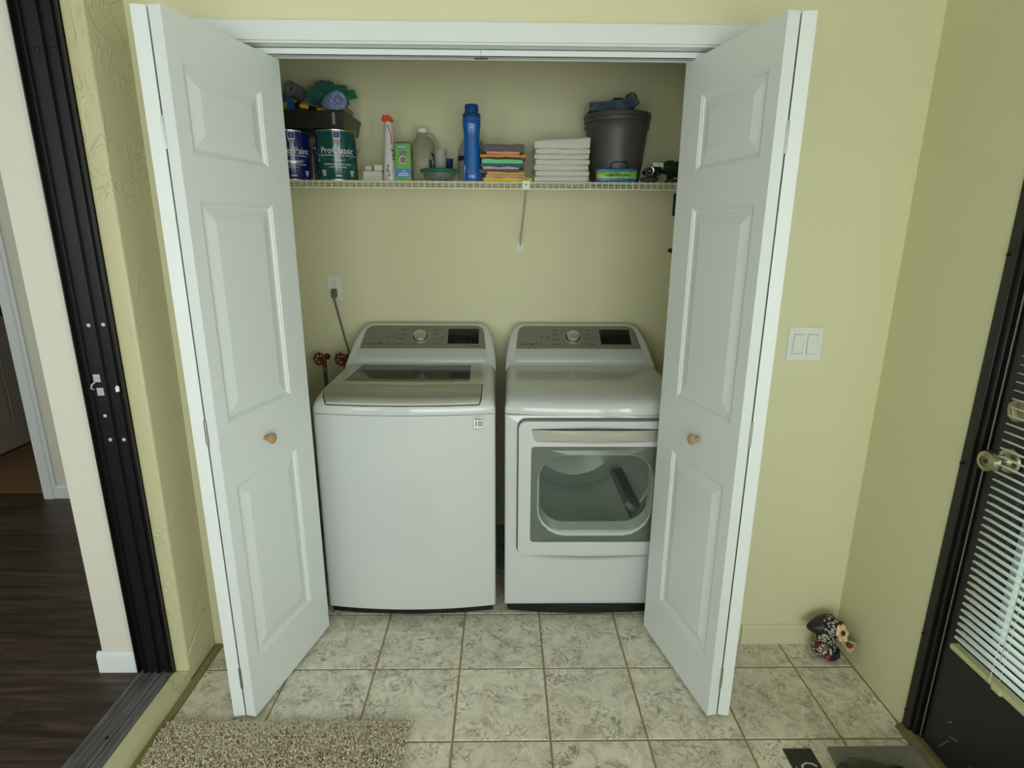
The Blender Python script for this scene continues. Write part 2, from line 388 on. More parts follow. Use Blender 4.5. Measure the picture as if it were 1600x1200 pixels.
def louvre_window(name, label, x0, x1, y0, y1, z0, z1, along):
    w = struct(thing(name, label, 'window', ((x0+x1)/2, (y0+y1)/2, z0)), None, None)
    f = MB(); t = .035
    if along == 'x':
        f.box(x0, x0+t, y0, y1, z0, z1); f.box(x1-t, x1, y0, y1, z0, z1); f.box(x0, x1, y0, y1, z0, z0+t); f.box(x0, x1, y0, y1, z1-t, z1)
        f.box((x0+x1)/2-.02, (x0+x1)/2+.02, y0, y1, z0, z1)
    else:
        f.box(x0, x1, y0, y0+t, z0, z1); f.box(x0, x1, y1-t, y1, z0, z1); f.box(x0, x1, y0, y1, z0, z0+t); f.box(x0, x1, y0, y1, z1-t, z1)
    f.build('window_frame', m_trim, w)
    n = 14; cache = None
    for k in range(1, n):
        z = z0+(z1-z0)*k/n
        o = bx('slat', m_trim, w, (x0+.04 if along == 'x' else x0+.01), (x1-.04 if along == 'x' else x0+.04),
               (y0+.01 if along == 'x' else y0+.04), (y0+.04 if along == 'x' else y1-.04), z-.004, z+.004)
louvre_window('window_1', 'louvred window in the wall behind the photographer', -.9, 1.2, -1.97, -1.91, .37, 2.07, 'x')
louvre_window('window_2', 'louvred window in the right wall behind the photographer', XR+.03, XR+.09, -1.65, -.25, .55, 2.05, 'y')
# small baseboard on the front wall
bb = MB(); bb.prism([(YW, .082), (YW, 0), (YW-.012, 0), (YW-.012, .07), (YW-.006, .082)], 'x', .92, XR)
struct(bb.build('baseboard_front', mat('cream_baseboard', 'd5d2ae', .5), None), 'low cream baseboard under the light switch', 'baseboard')
# screw bumps down the corner
sc = MB()
for z in (2.02, 1.69, 1.395, .53): sc.lathe([(.006, 0), (.006, .002), (.002, .004), (0, .004)], (XR-.008, YW, z), 10, 'y')
for i in range(len(sc.v)): sc.v[i] = (sc.v[i][0], 2*YW-sc.v[i][1], sc.v[i][2])
struct(sc.build('trim_screw_caps', m_wall, None), 'painted fixing bumps down the wall corner', 'trim')

# ---- closet casing, head jamb and track
cs = struct(thing('trim_1', 'white painted casing round the closet opening', 'trim', (OXR, YW, 0)))
bx('head_casing', m_trim, cs, OXL-.053, OXR+.040, YW-.014, YW, 2.071, 2.124, bevel=.002)
bx('side_casing', m_trim, cs, OXL-.053, OXL+.002, YW-.014, YW, 0, 2.071, bevel=.002)
bx('side_casing', m_trim, cs, OXR-.002, OXR+.040, YW-.014, YW, 0, 2.071, bevel=.002)
hj = MB(); hj.box(OXL, OXR, YW-.006, YW+.122, 2.066, 2.078); hj.build('head_jamb', m_trim, cs)
MB().box(OXL-.002, OXL+.012, YW-.004, YW+.122, 0, 2.066).build('side_jamb', m_trim, cs)
MB().box(OXR-.012, OXR+.002, YW-.004, YW+.122, 0, 2.066).build('side_jamb', m_trim, cs)
tr = struct(thing('trim_2', 'white metal bifold track under the closet head jamb', 'track', (0, YW+.06, 2.05)))
for a, b in ((OXL+.014, -.0705), (-.0695, OXR-.014)):
    tm = MB(); y0, y1 = YW+.036, YW+.082
    tm.box(a, b, y0, y0+.002, 2.046, 2.066); tm.box(a, b, y1-.002, y1, 2.046, 2.066); tm.box(a, b, y0, y1, 2.064, 2.066)
    tm.box(a, b, y0, y0+.012, 2.046, 2.048); tm.box(a, b, y1-.012, y1, 2.046, 2.048)
    tm.build('rail', m_trim, tr)
bx('track_clip', m_black, tr, -.090, -.050, YW+.048, YW+.070, 2.047, 2.049)

# ---- bifold doors
LW, LZ0, LZ1, LT = .457, .012, 2.047, .034
m_wood = mat('pale_turned_wood', 'b89a70', .45, bump=.1, var=.25, vscale=20)
def leaf(name, face, parent, loc, ang):
    """door leaf in its own frame: u along the leaf from the fold, w = thickness (face at w=0 side given by face=+1/-1), z up"""
    def Q(u, d, z): return (u, face*(-d), z)      # d = depth below the face
    us = [0, .047, .352, LW]; zs = [LZ0, .200, .808, 1.003, 1.613, 1.725, 1.936, LZ1]
    mb = MB(); w = []
    def quad(u0, u1, z0, z1):
        mb.add([Q(u0, 0, z0), Q(u1, 0, z0), Q(u1, 0, z1), Q(u0, 0, z1)], [(0, 1, 2, 3) if face < 0 else (3, 2, 1, 0)])
    for i in range(3):
        for j in range(7):
            if i == 1 and j in (1, 3, 5): continue
            quad(us[i], us[i+1], zs[j], zs[j+1])
    mb.add([Q(0, LT, LZ0), Q(LW, LT, LZ0), Q(LW, LT, LZ1), Q(0, LT, LZ1)], [(3, 2, 1, 0) if face < 0 else (0, 1, 2, 3)])
    for a, b in (((0, LZ0), (LW, LZ0)), ((LW, LZ0), (LW, LZ1)), ((LW, LZ1), (0, LZ1)), ((0, LZ1), (0, LZ0))):
        mb.add([Q(a[0], 0, a[1]), Q(b[0], 0, b[1]), Q(b[0], LT, b[1]), Q(a[0], LT, a[1])], [(3, 2, 1, 0) if face < 0 else (0, 1, 2, 3)])
    def rings(z0, z1, prof):
        R = []
        for d, h in prof: R.append([Q(.047+d, h, z0+d), Q(.352-d, h, z0+d), Q(.352-d, h, z1-d), Q(.047+d, h, z1-d)])
        return R
    def addr(m_, R, cap):
        fs = []; n = 4; vs = [p for r in R for p in r]
        for i in range(len(R)-1):
            for k in range(4):
                q = (i*4+k, i*4+(k+1) % 4, (i+1)*4+(k+1) % 4, (i+1)*4+k); fs.append(q if face < 0 else q[::-1])
        if cap: q = tuple((len(R)-1)*4+k for k in range(4)); fs.append(q if face < 0 else q[::-1])
        m_.add(vs, fs)
    for j in (1, 3, 5): addr(mb, rings(zs[j], zs[j+1], [(0, 0), (.003, .003), (.0065, .0036), (.0095, .0078), (.012, .0085)]), False)
    lf = mb.build(name, m_white, parent, loc=loc, rot=(0, 0, ang))
    for j in (1, 3, 5):
        pm = MB(); addr(pm, rings(zs[j], zs[j+1], [(.012, .0085), (.017, .009), (.049, .0016), (.052, .001)]), True)
        pm.build('raised_panel', m_white, lf, local=True)
    return lf

def bifold(name, label, side, gap, ang):
    """gap = (x,y) of the fold between the two leaves, side -1 = left door"""
    root = struct(thing(name, label, 'bifold door', (gap[0], gap[1], 0)))
    # lead leaf: from gap, its room face looks to the middle of the closet
    s = -side                                 # +1 for the left door: face towards +X
    a1 = pi/2+side*ang                        # leaf direction (towards the closet), leaning inwards
    # leaf-local y axis is direction rotated by +90deg; for the left door +X is local -y
    f = -1 if side < 0 else 1
    u = Vector((cos(a1), sin(a1), 0)); v = Vector((-sin(a1), cos(a1), 0))
    e = .0022
    # face plane is offset LT from the gap line
    o1 = Vector((gap[0], gap[1], 0))+v*(f*(LT+e))
    l1 = leaf('door_leaf', f, root, (o1.x, o1.y, 0), a1)
    a2 = pi/2-side*ang*.95
    u2 = Vector((cos(a2), sin(a2), 0)); v2 = Vector((-sin(a2), cos(a2), 0))
    o2 = Vector((gap[0], gap[1], 0))-v2*(f*(LT+e))
    l2 = leaf('door_leaf', -f, root, (o2.x, o2.y, 0), a2)
    # knob
    kb = MB(); P = [(.008, 0), (.009, .006), (.007, .011), (.009, .016), (.015, .020), (.0175, .026), (.0165, .031), (.011, .035), (0, .036)]
    kb.lathe(P, (0, 0, 0), 24, 'z')
    k = kb.build('knob', m_wood, root, loc=(o1+u*.197+Vector((0, 0, .904))), rot=(0, 0, 0), smooth=40, label='turned pale wooden knob')
    d = v*f; k.rotation_euler = d.to_track_quat('Z', 'Y').to_euler()
    for z in (1.77, .985, .155):
        hm = MB(); hm.box(-.0045, .0045, -.0009, .0, -.038, .038); hm.lathe([(.0018, -.038), (.0018, .038)], (0, -.0012, 0), 8)
        for q in (-.025, 0, .025): hm.box(-.0047, .0047, -.0016, -.0008, q-.0004, q+.0004)
        hm.build('hinge', m_steel, root, loc=(gap[0], gap[1]-.0005, z), smooth=40)
    # top pivot pin
    e1 = o1+u*(LW-.03)-v*(f*LT/2)
    MB().lathe([(.003, 2.046), (.003, 2.062)], (0, 0, 0), 8).build('pivot_pin', m_steel, root, loc=(e1.x, e1.y, 0))
    return root
bifold('door_1', 'left white bifold closet door folded open, three raised panels and a wooden knob', -1, (-.8365, 1.5305), .2365)
bifold('door_2', 'right white bifold closet door folded open beside the light switch', 1, (.7035, 1.5215), .2265)

# ---- left wall (stucco), sliding door frame, house wall beyond
struct(MB().loft([[(-1.27, 1.693, z), (XL+q, 1.693, z), (XL+q, YW+.1, z), (-1.27, YW+.1, z)] for z, q in ((0, -.004), (1.0, .004), (ZC, .010))]).build('wall_left', m_stucco, bevel=.006, seg=2), 'cream skip-trowel stucco wall pier left of the closet', 'wall')
wl2 = MB(); wl2.box(-1.27, XL, -2.0, -.75, 0, ZC); wl2.box(-1.27, XL, -.75, 1.693, 2.2, ZC); wl2.box(-1.155, XL, -.75, 1.6925, 0, .042)
struct(wl2.build('wall_left_curb', m_stucco, bevel=.004), 'cream stucco curb and header round the sliding door opening', 'wall')
struct(bx('baseboard_left', m_brownpaint, None, XL+.0005, XL+.022, -1.9, YW-.001, -.003, .006), 'tan painted strip along the foot of the stucco wall', 'baseboard')
# weathered stucco ridge near the foot
rp = [(XL+.001, 1.69-.001, .10), (XL+.002, 1.72, .125), (XL+.002, 1.76, .15), (XL+.002, 1.80, .175), (XL+.001, 1.84, .19)]
struct(MB().tube(curve_pts(rp, 4), .0022, 6).build('trim_3', m_stucco, smooth=60), 'thin raised plaster ridge near the foot of the stucco wall', 'trim')

struct(MB().box(-1.392, -1.272, 1.693, 3.04, 0, ZC).build('wall_hall_stub', m_wallhall, bevel=.003), 'pale painted wall end beside the black sliding door frame', 'wall')
sl = struct(thing('door_3', 'black sliding glass door frame without its panel in the left wall', 'door frame', (-1.2, 1.69, .045)))
fj = MB()   # vertical jamb facing the camera
fj.box(-1.262, -1.147, 1.686, 1.6928, .022, 2.2)
for x, w, d in ((-1.262, .004, .022), (-1.2455, .003, .012), (-1.199, .004, .014), (-1.163, .003, .012), (-1.149, .004, .012)):
    fj.box(x-w/2, x+w/2, 1.693-d-.004, 1.69, .045, 2.2)
fj.build('jamb_channel', m_blackmetal, sl)
hd = MB(); hd.box(-1.262, -1.150, -.75, 1.686, 2.17, 2.2); hd.build('head_channel', m_blackmetal, sl)
m_sill = mat('worn_grey_aluminium', '8c8d8e', .55, metal=.1, var=.45, vscale=14, color2='5a5b5d', bump=.3, bscale=150, stretch=(4, .4, 1))
st = MB(); st.box(-1.262, -1.155, -.75, 1.686, .02, .040)
for x, w, h in ((-1.258, .006, .012), (-1.236, .003, .008), (-1.214, .0025, .010), (-1.196, .008, .003), (-1.180, .0025, .010), (-1.160, .004, .007)):
    st.box(x-w/2, x+w/2, -.75, 1.686, .040, .040+h)
st.build('sill_track', m_sill, sl, bevel=.0008, seg=1)
for x, z in ((-1.222, 1.265), (-1.179, 1.267), (-1.221, .907), (-1.179, .907), (-1.223, .985), (-1.222, 1.994), (-1.178, 1.994), (-1.224, .184), (-1.181, .184)):
    bright = .5 < z < 1.5
    MB().lathe([(.006 if z != .985 else .0045, 0), (.0055, -.002), (.002, -.0028), (.0015, -.0015), (0, -.0015)], (0, 0, 0), 12, 'y').build(
        'screw', mat('zinc', 'c8cbca', .35, metal=.3) if bright else m_blackmetal, sl, loc=(x, 1.686, z), smooth=40, label='bright steel screw head' if bright else None)
kp = MB(); kp.box(-1.237, -1.217, 1.684, 1.686, 1.092, 1.116); kp.box(-1.233, -1.213, 1.684, 1.686, 1.050, 1.074)
kp.tube([(-1.238, 1.680, 1.070), (-1.240, 1.672, 1.076), (-1.234, 1.670, 1.088), (-1.230, 1.680, 1.094)], .0025, 6)
kp.lathe([(.005, 0), (.004, -.003), (0, -.003)], (-1.227, 1.684, 1.104), 10, 'y'); kp.lathe([(.005, 0), (.004, -.003), (0, -.003)], (-1.223, 1.684, 1.062), 10, 'y')
kp.build('latch_keeper', mat('zinc', 'c8cbca', .35, metal=.3), sl, label='small bright steel latch keeper')
MB().prism([(-1.163, 1.066), (-1.154, 1.068), (-1.153, 1.082), (-1.158, 1.087), (-1.164, 1.08)], 'y', 1.6655, 1.669).build('bumper', m_printw, sl, label='small white bumper pad')
dh = MB(); dh.lathe([(.006, .0402), (.006, .0412), (0, .0412)], (-1.207, 1.42, 0), 12); dh.build('weep_hole', m_black, sl)

# hall beyond
hf = struct(bx('floor_hall', mat('underfloor', '17110c', .8), None, -4.5, -1.264, -2.0, 5.0, -.05, .036), 'dark wood plank floor of the hall', 'floor')
random.seed(7)
pc = {}
y = 3.10; row = 0; PW = .155
while y > -.6:
    x = -1.264; off = [.55, 1.05, .3, .85][row % 4]; first = True
    while x > -4.45:
        ln = off if first else 1.2; first = False; x0 = max(x-ln, -4.5)
        k = (round(x-x0, 3))
        if k not in pc:
            g = .0003; b = .0007; w = x-x0; vs = []
            vs = [(g, g, 0), (w-g, g, 0), (w-g, PW-g, 0), (g, PW-g, 0), (g, g, .0075), (w-g, g, .0075), (w-g, PW-g, .0075), (g, PW-g, .0075),
                  (g+b, g+b, .009), (w-g-b, g+b, .009), (w-g-b, PW-g-b, .009), (g+b, PW-g-b, .009)]
            me = bpy.data.meshes.new('plank'); me.from_pydata(vs, [], [(0, 1, 5, 4), (1, 2, 6, 5), (2, 3, 7, 6), (3, 0, 4, 7), (4, 5, 9, 8), (5, 6, 10, 9), (6, 7, 11, 10), (7, 4, 8, 11), (8, 9, 10, 11)])
            me.materials.append(m_plank); pc[k] = me
        o = bpy.data.objects.new('plank', pc[k]); COL.objects.link(o); o.parent = hf; o.location = (x0, y-PW, .036)
        x = x0
    y -= PW; row += 1
struct(bx('floor_far_room', mat('tan_carpet', '8c6a46', .9, bump=.6, bscale=400, var=.25, vscale=60), None, -4.5, -1.4, 3.102, 5.0, .036, .046), 'tan carpet in the room beyond the hall', 'floor')
hw = MB(); hw.box(-2.56, -1.392, 3.04, 3.16, .02, ZC); hw.box(-4.5, -3.48, 3.04, 3.16, .02, ZC); hw.box(-3.48, -2.56, 3.04, 3.16, 2.09, ZC)
struct(hw.build('wall_hall', m_wallhall), 'greyish wall at the far side of the hall', 'wall')
ho = MB(); ho.box(-4.6, -4.5, -2.0, 5.1, 0, ZC); ho.box(-4.5, -1.3, 5.0, 5.1, 0, ZC); ho.box(-1.4, -1.3, 3.16, 5.0, 0, ZC)
ho.box(-4.5, -3.1, -2.0, -1.9, 0, ZC); ho.box(-1.7, -1.27, -2.0, -1.9, 0, ZC); ho.box(-3.1, -1.7, -2.0, -1.9, 0, .8); ho.box(-3.1, -1.7, -2.0, -1.9, 2.2, ZC)
struct(ho.build('wall_house', m_wallhall), 'pale outer walls of the house rooms', 'wall')
ct = struct(thing('trim_4', 'white casing round the far hall doorway', 'trim', (-2.6, 3.04, .045)))
for a, b in ((-2.632, -2.552), (-3.49, -3.41)):
    cm = MB(); cm.prism([(a, 3.028), (b, 3.028), (b, 3.04), (a, 3.04)], 'z', .045, 2.10); cm.prism([(a+.01, 3.020), (b-.022, 3.020), (b-.016, 3.028), (a+.004, 3.028)], 'z', .045, 2.10)
    cm.build('side_casing', m_trim, ct)
bx('head_casing', m_trim, ct, -3.49, -2.552, 3.024, 3.04, 2.10, 2.17); bx('jamb', m_trim, ct, -2.632, -2.612, 3.04, 3.16, .045, 2.1)
def bbprof(mb, pts_a, n, ln):
    pass
hb = MB(); hb.prism([(3.04, .125), (3.04, .045), (3.027, .045), (3.027, .108), (3.034, .125)], 'x', -2.552, -1.405)
struct(hb.build('baseboard_hall', m_trim), 'white baseboard at the foot of the far hall wall', 'baseboard')
b2 = MB(); n_ = [(0, .045), (-.013, .045), (-.013, .112), (-.008, .122), (-.004, .127), (0, .127)]
b2.prism([(1.693+a, z) for a, z in n_], 'x', -1.405, -1.266)
b2.box(-1.405, -1.392, 1.693, 3.027, .045, .115)
struct(b2.build('baseboard_stub', m_trim, bevel=.001, seg=1), 'white baseboard wrapping the pale wall end', 'baseboard')
# far door, swung open into the room
fd = struct(thing('door_4', 'brownish panelled door standing open in the far room', 'door', (-3.395, 3.16, .06)))
m_fd = mat('brownish_door_paint', 'a39a8c', .5)  # even brown-grey paint of the far door
fm = MB(); fm.box(-3.43, -3.395, 3.165, 3.925, .065, 2.08); fm.build('door_leaf', m_fd, fd)
for z0, z1 in ((.22, .93), (1.10, 1.95)):
    for y0, y1 in ((3.27, 3.50), (3.59, 3.82)):
        pm = MB(); R = []
        for d, h in ((0, .0005), (.012, .004), (.02, .001), (.04, .004)): R.append([(-3.395+h, y0+d, z0+d), (-3.395+h, y1-d, z0+d), (-3.395+h, y1-d, z1-d), (-3.395+h, y0+d, z1-d)])
        pm.loft(R, cap0=False); pm.build('raised_panel', m_fd, fd)
MB().lathe([(.028, 0), (.028, .006), (.012, .01), (.012, .03), (.027, .04), (.03, .052), (.02, .064), (0, .066)], (-3.395, 3.86, 1.0), 20, 'x').build('knob', mat('dark_bronze', '2a241d', .3, metal=.8), fd, smooth=40, label='dark bronze knob')

# ---- exterior door in the right wall
ed = struct(thing('door_5', 'charcoal exterior door with a glazed window, knob and deadbolt in the right wall', 'door', (XR, 1.0, 0)))
fm = MB()
for y0, y1, x0 in ((1.446, 1.478, -.004), (1.430, 1.446, .004), (1.418, 1.430, .014)):
    fm.box(XR+x0, XR+.10, y0, y1, .0, 2.1)
fm.box(XR-.004, XR+.10, DY0, DY0+.035, 0, 2.1); fm.box(XR-.004, XR+.10, DY0, DY1, 2.07, 2.1)
fm.build('door_frame', m_blackmetal, ed, bevel=.0015, seg=1)
bx('weather_strip', m_steel, ed, XR+.010, XR+.013, 1.4155, 1.418, .02, 2.06, label='thin grey edge strip')
DX = XR+.018; GY0, GY1, GZ0, GZ1 = .62, 1.312, .45, 1.92
dm = MB(); dm.box(DX, DX+.045, .51, GY0, .022, 2.065); dm.box(DX, DX+.045, GY1, 1.413, .022, 2.065)
dm.box(DX, DX+.045, GY0, GY1, .022, GZ0); dm.box(DX, DX+.045, GY0, GY1, GZ1, 2.065); dm.build('door_leaf', m_doorblk, ed)
gm = MB(); w = .022
gm.box(DX-.006, DX+.05, GY0-.004, GY0+w, GZ0, GZ1); gm.box(DX-.004, DX+.05, GY1-.007, GY1+.002, GZ0, GZ1); gm.box(DX-.006, DX+.05, GY0, GY1, GZ0-.004, GZ0+w); gm.box(DX-.006, DX+.05, GY0, GY1, GZ1-w, GZ1+.004)
gm.build('window_frame', m_doorblk, ed, bevel=.002)
bx('window_glass', pane_mat('clear_pane', 'eef4f2'), ed, DX+.02, DX+.024, GY0+w, GY1-.007, GZ0+w, GZ1-w)
bx('glazing_bead', mat('bead_white', 'e4e8ec', .5), ed, DX+.026, DX+.044, GY1-.027, GY1-.007, GZ0+w, GZ1-w, label='pale glazing bead along the glass edge')
th = MB(); th.prism([(XR-.022, 0), (XR+.12, 0), (XR+.12, .02), (XR+.0, .02), (XR-.018, .006)], 'y', DY0, 1.48); th.build('threshold', mat('dirty_threshold', '6d6644', .7, bump=.5, bscale=90, var=.3, vscale=15), ed)
fs_ = MB()
for z in (1.49, .92, .36, .075): fs_.lathe([(.004, -.004), (.004, -.009), (0, -.010)], (XR, 1.470, z), 8, 'x')
fs_.build('frame_screw', m_blackmetal, ed)
kb = MB(); kb.lathe([(.034, 0), (.034, -.004), (.030, -.009), (.018, -.012), (.012, -.020), (.012, -.030), (.020, -.034), (.0275, -.044), (.029, -.056), (.026, -.066), (.014, -.070), (.013, -.066), (0, -.066)], (0, 0, 0), 32, 'x')
k = kb.build('knob', m_chrome, ed, loc=(DX, 1.352, .975), smooth=30, label='antique nickel knob with round rose')
MB().box(-.0705, -.066, -.004, .004, -.0045, .0045).build('turn_button', mat('aged_brass', '5d4d33', .4, metal=.7), k, local=True)
db = MB(); db.lathe([(.031, 0), (.031, -.006), (.027, -.012), (.022, -.013), (0, -.013)], (0, 0, 0), 32, 'x')
d_ = db.build('deadbolt', m_chrome, ed, loc=(DX, 1.356, 1.108), smooth=30, label='round nickel deadbolt')
tb = MB(); tb.prism([(-.020, -.004), (.020, -.007), (.021, .006), (-.020, .004)], 'x', -.026, -.013); tb.build('thumb_turn', m_chrome, d_, local=True, rot=(rad(70), 0, 0), bevel=.001)
# scratches in the paint
sr = MB()
for (y, z, l, a) in ((1.355, .055, .055, 1.1), (1.33, .12, .03, .4), (1.345, .155, .02, .8), (1.25, .10, .02, .3)):
    sr.add([(DX-.0006, y, z), (DX-.0006, y-l*cos(a), z+l*sin(a)), (DX-.0006, y-l*cos(a)-.001, z+l*sin(a)-.002), (DX-.0006, y-.0012, z-.002)], [(0, 1, 2, 3), (3, 2, 1, 0)])
sr.build('scratch', m_steel, ed)

# ---- outside the door: lawn, post, shrubs
m_leafg = mat('shrub_green', '5f7d36', .6, var=.6, vscale=18, color2='2f4a1c')
struct(bx('ground', mat('lawn', '86a058', .9, var=.4, vscale=4), None, XR+.15, 9, -4, 5, -.25, -.15), 'sunlit grass outside the glazed door', 'ground')
random.seed(11)
for q, (cx_, cy_, r_) in enumerate(((2.12, 1.98, .36), (3.9, 2.75, .60), (2.9, .35, .5))):
    n = 1100; hv = MB()
    for i in range(n):
        a = random.uniform(0, 2*pi); ph = math.acos(random.uniform(-1, 1)); rr_ = r_*(.75+.25*random.random())
        p = Vector((cx_+rr_*sin(ph)*cos(a), cy_+rr_*sin(ph)*sin(a), .12+rr_*1.1*cos(ph)+r_*.3))
        d1 = Vector((random.gauss(0, 1), random.gauss(0, 1), random.gauss(0, 1))).normalized()*.05; d2 = d1.orthogonal().normalized()*.022
        hv.add([p-d1, p+d2, p+d1, p-d2], [(0, 1, 2, 3)])
    root = thing('shrub', ['low leafy green shrub just outside, seen between the blind slats', 'taller leafy green shrub farther off outside the glazed door', 'leafy green shrub outside the hinge side of the glazed door'][q], 'shrub', (cx_, cy_, -.15), group='shrubs outside the door')
    hv.build('foliage', m_leafg, root)['kind'] = 'stuff'
    MB().lathe([(.03, -.15), (.02, .5), (0, .7)], (cx_, cy_, 0), 8).build('stem', mat('bark', '5a4a38', .9), root)

# ================================================================ MINI BLIND
m_slat = mat('white_blind_slat', 'f0f2e8', .35)
bl = thing('mini_blind', 'white aluminium mini blind hanging over the window of the black door', 'blind', (1.262, .9, .40))
BX, BY0, BY1 = 1.262, .56, 1.335
ns = 70; zb = .437; tilt = rad(12); slat0 = None
for k in range(1, ns):
    z = zb+k*.0215
    if slat0 is None:
        sm = MB(); n = 4; prof = []
        for i in range(n+1):
            t = -1+2*i/n; prof.append((t*.0125*cos(tilt), -t*.0125*sin(tilt)+.0018*(1-t*t)))
        vs = []
        for yy, sh in ((BY0, 0), (BY0+.006, 1), (BY1-.006, 1), (BY1, 0)):
            for (a, b) in prof: vs.append((BX+a*(1 if sh else .45), yy, b))
        fs = []
        for r_ in range(3):
            for i in range(n): fs.append((r_*(n+1)+i, r_*(n+1)+i+1, (r_+1)*(n+1)+i+1, (r_+1)*(n+1)+i))
        sm.add(vs, fs); sm.add([(x, y, z_-.0004) for x, y, z_ in vs], [f[::-1] for f in fs])
        sm.v = [(x-BX, y-.9, z_) for x, y, z_ in sm.v]
        slat0 = sm.build('slat', m_slat, bl, loc=(BX, .9, z), smooth=30)
    else: dup(slat0, parent=bl, loc=(0, 0, z-.40))
br = MB(); br.prism([(BX-.013, zb-.004), (BX-.011, zb-.016), (BX+.011, zb-.016), (BX+.013, zb-.004), (BX+.010, zb-.001), (BX-.010, zb-.001)], 'y', BY0, BY1)
br.build('bottom_rail', mat('cream_rail', 'c9c89a', .4), bl, bevel=.001, label='cream bottom rail')
bx('head_rail', m_slat, bl, BX-.013, BX+.013, BY0, BY1, 1.945, 1.972)
for yy in (.70, 1.20):
    MB().tube([(BX-.0135, yy, zb-.01), (BX-.0135, yy, 1.95)], .0007, 5).build('ladder_cord', m_printw, bl)
    MB().tube([(BX+.0135, yy, zb-.01), (BX+.0135, yy, 1.95)], .0007, 5).build('ladder_cord', m_printw, bl)
MB().tube([(BX-.020, 1.18, .50), (BX-.018, 1.185, 1.2), (BX-.014, 1.19, 1.95)], .0009, 6).build('pull_cord', mat('grey_cord', 'a8a898', .6), bl)
hc = MB(); hc.prism(rr(BX-.016, BX+.014, zb-.020, zb-.003, .004, 3), 'y', 1.165, 1.19); hc.build('rail_clip', mat('cream_rail', 'c9c89a', .4), bl)

# ================================================================ WASHER AND DRYER
YF, YBK, MW = 2.047, 2.766, .686
def front(x, x0):
    t = (x-x0-MW/2)/(MW/2); t = max(-1, min(1, t)); y = YF-.030*(1-t*t)
    dx = min(x-x0, x0+MW-x); r = .010
    if dx < r: y += r-sqrt(max(0, r*r-(r-max(dx, 0))**2))
    return y
def interp(t, P):
    if t <= P[0][0]: return P[0][1]
    for (a, b), (c, d) in zip(P, P[1:]):
        if t <= c:
            k = (t-a)/(c-a); return b+(d-b)*k
    return P[-1][1]
def smoothP(P, n=60):
    """densify a profile with Catmull-Rom"""
    return [(p[0], p[1]) for p in curve_pts([(a, b, 0) for a, b in P], 8)]
FP = smoothP([(-.001, .898), (.0, .900), (.006, .914), (.020, .927), (.050, .939), (.10, .946), (.16, .950), (.25, .953), (.48, .958), (.75, .958)])
SP = smoothP([(-.001, 0), (0, .02), (.003, .48), (.008, .74), (.018, .92), (.032, .985), (.05, 1.0), (.4, 1.0)])
def ztop(x, df, x0):
    dx = min(x-x0, x0+MW-x)
    zf = interp(df, FP); return .899+(zf-.899)*min(1, interp(max(dx, 0), SP))
GX = [0, .0015, .004, .008, .015, .025, .04, .053, .066]+[.066+(.524)*k/13 for k in range(1, 14)]+[.61, .63, .646, .661, .671, .678, .682, .6845, .686]
GD = [0, .002, .005, .010, .016, .025, .04, .06, .08, .10, .12, .14, .16, .20, .24, .28, .34, .40, .47, .52, .60, .718]
LIDX0, LIDX1, LIDD0, LIDD1 = .066, .590, .025, .47
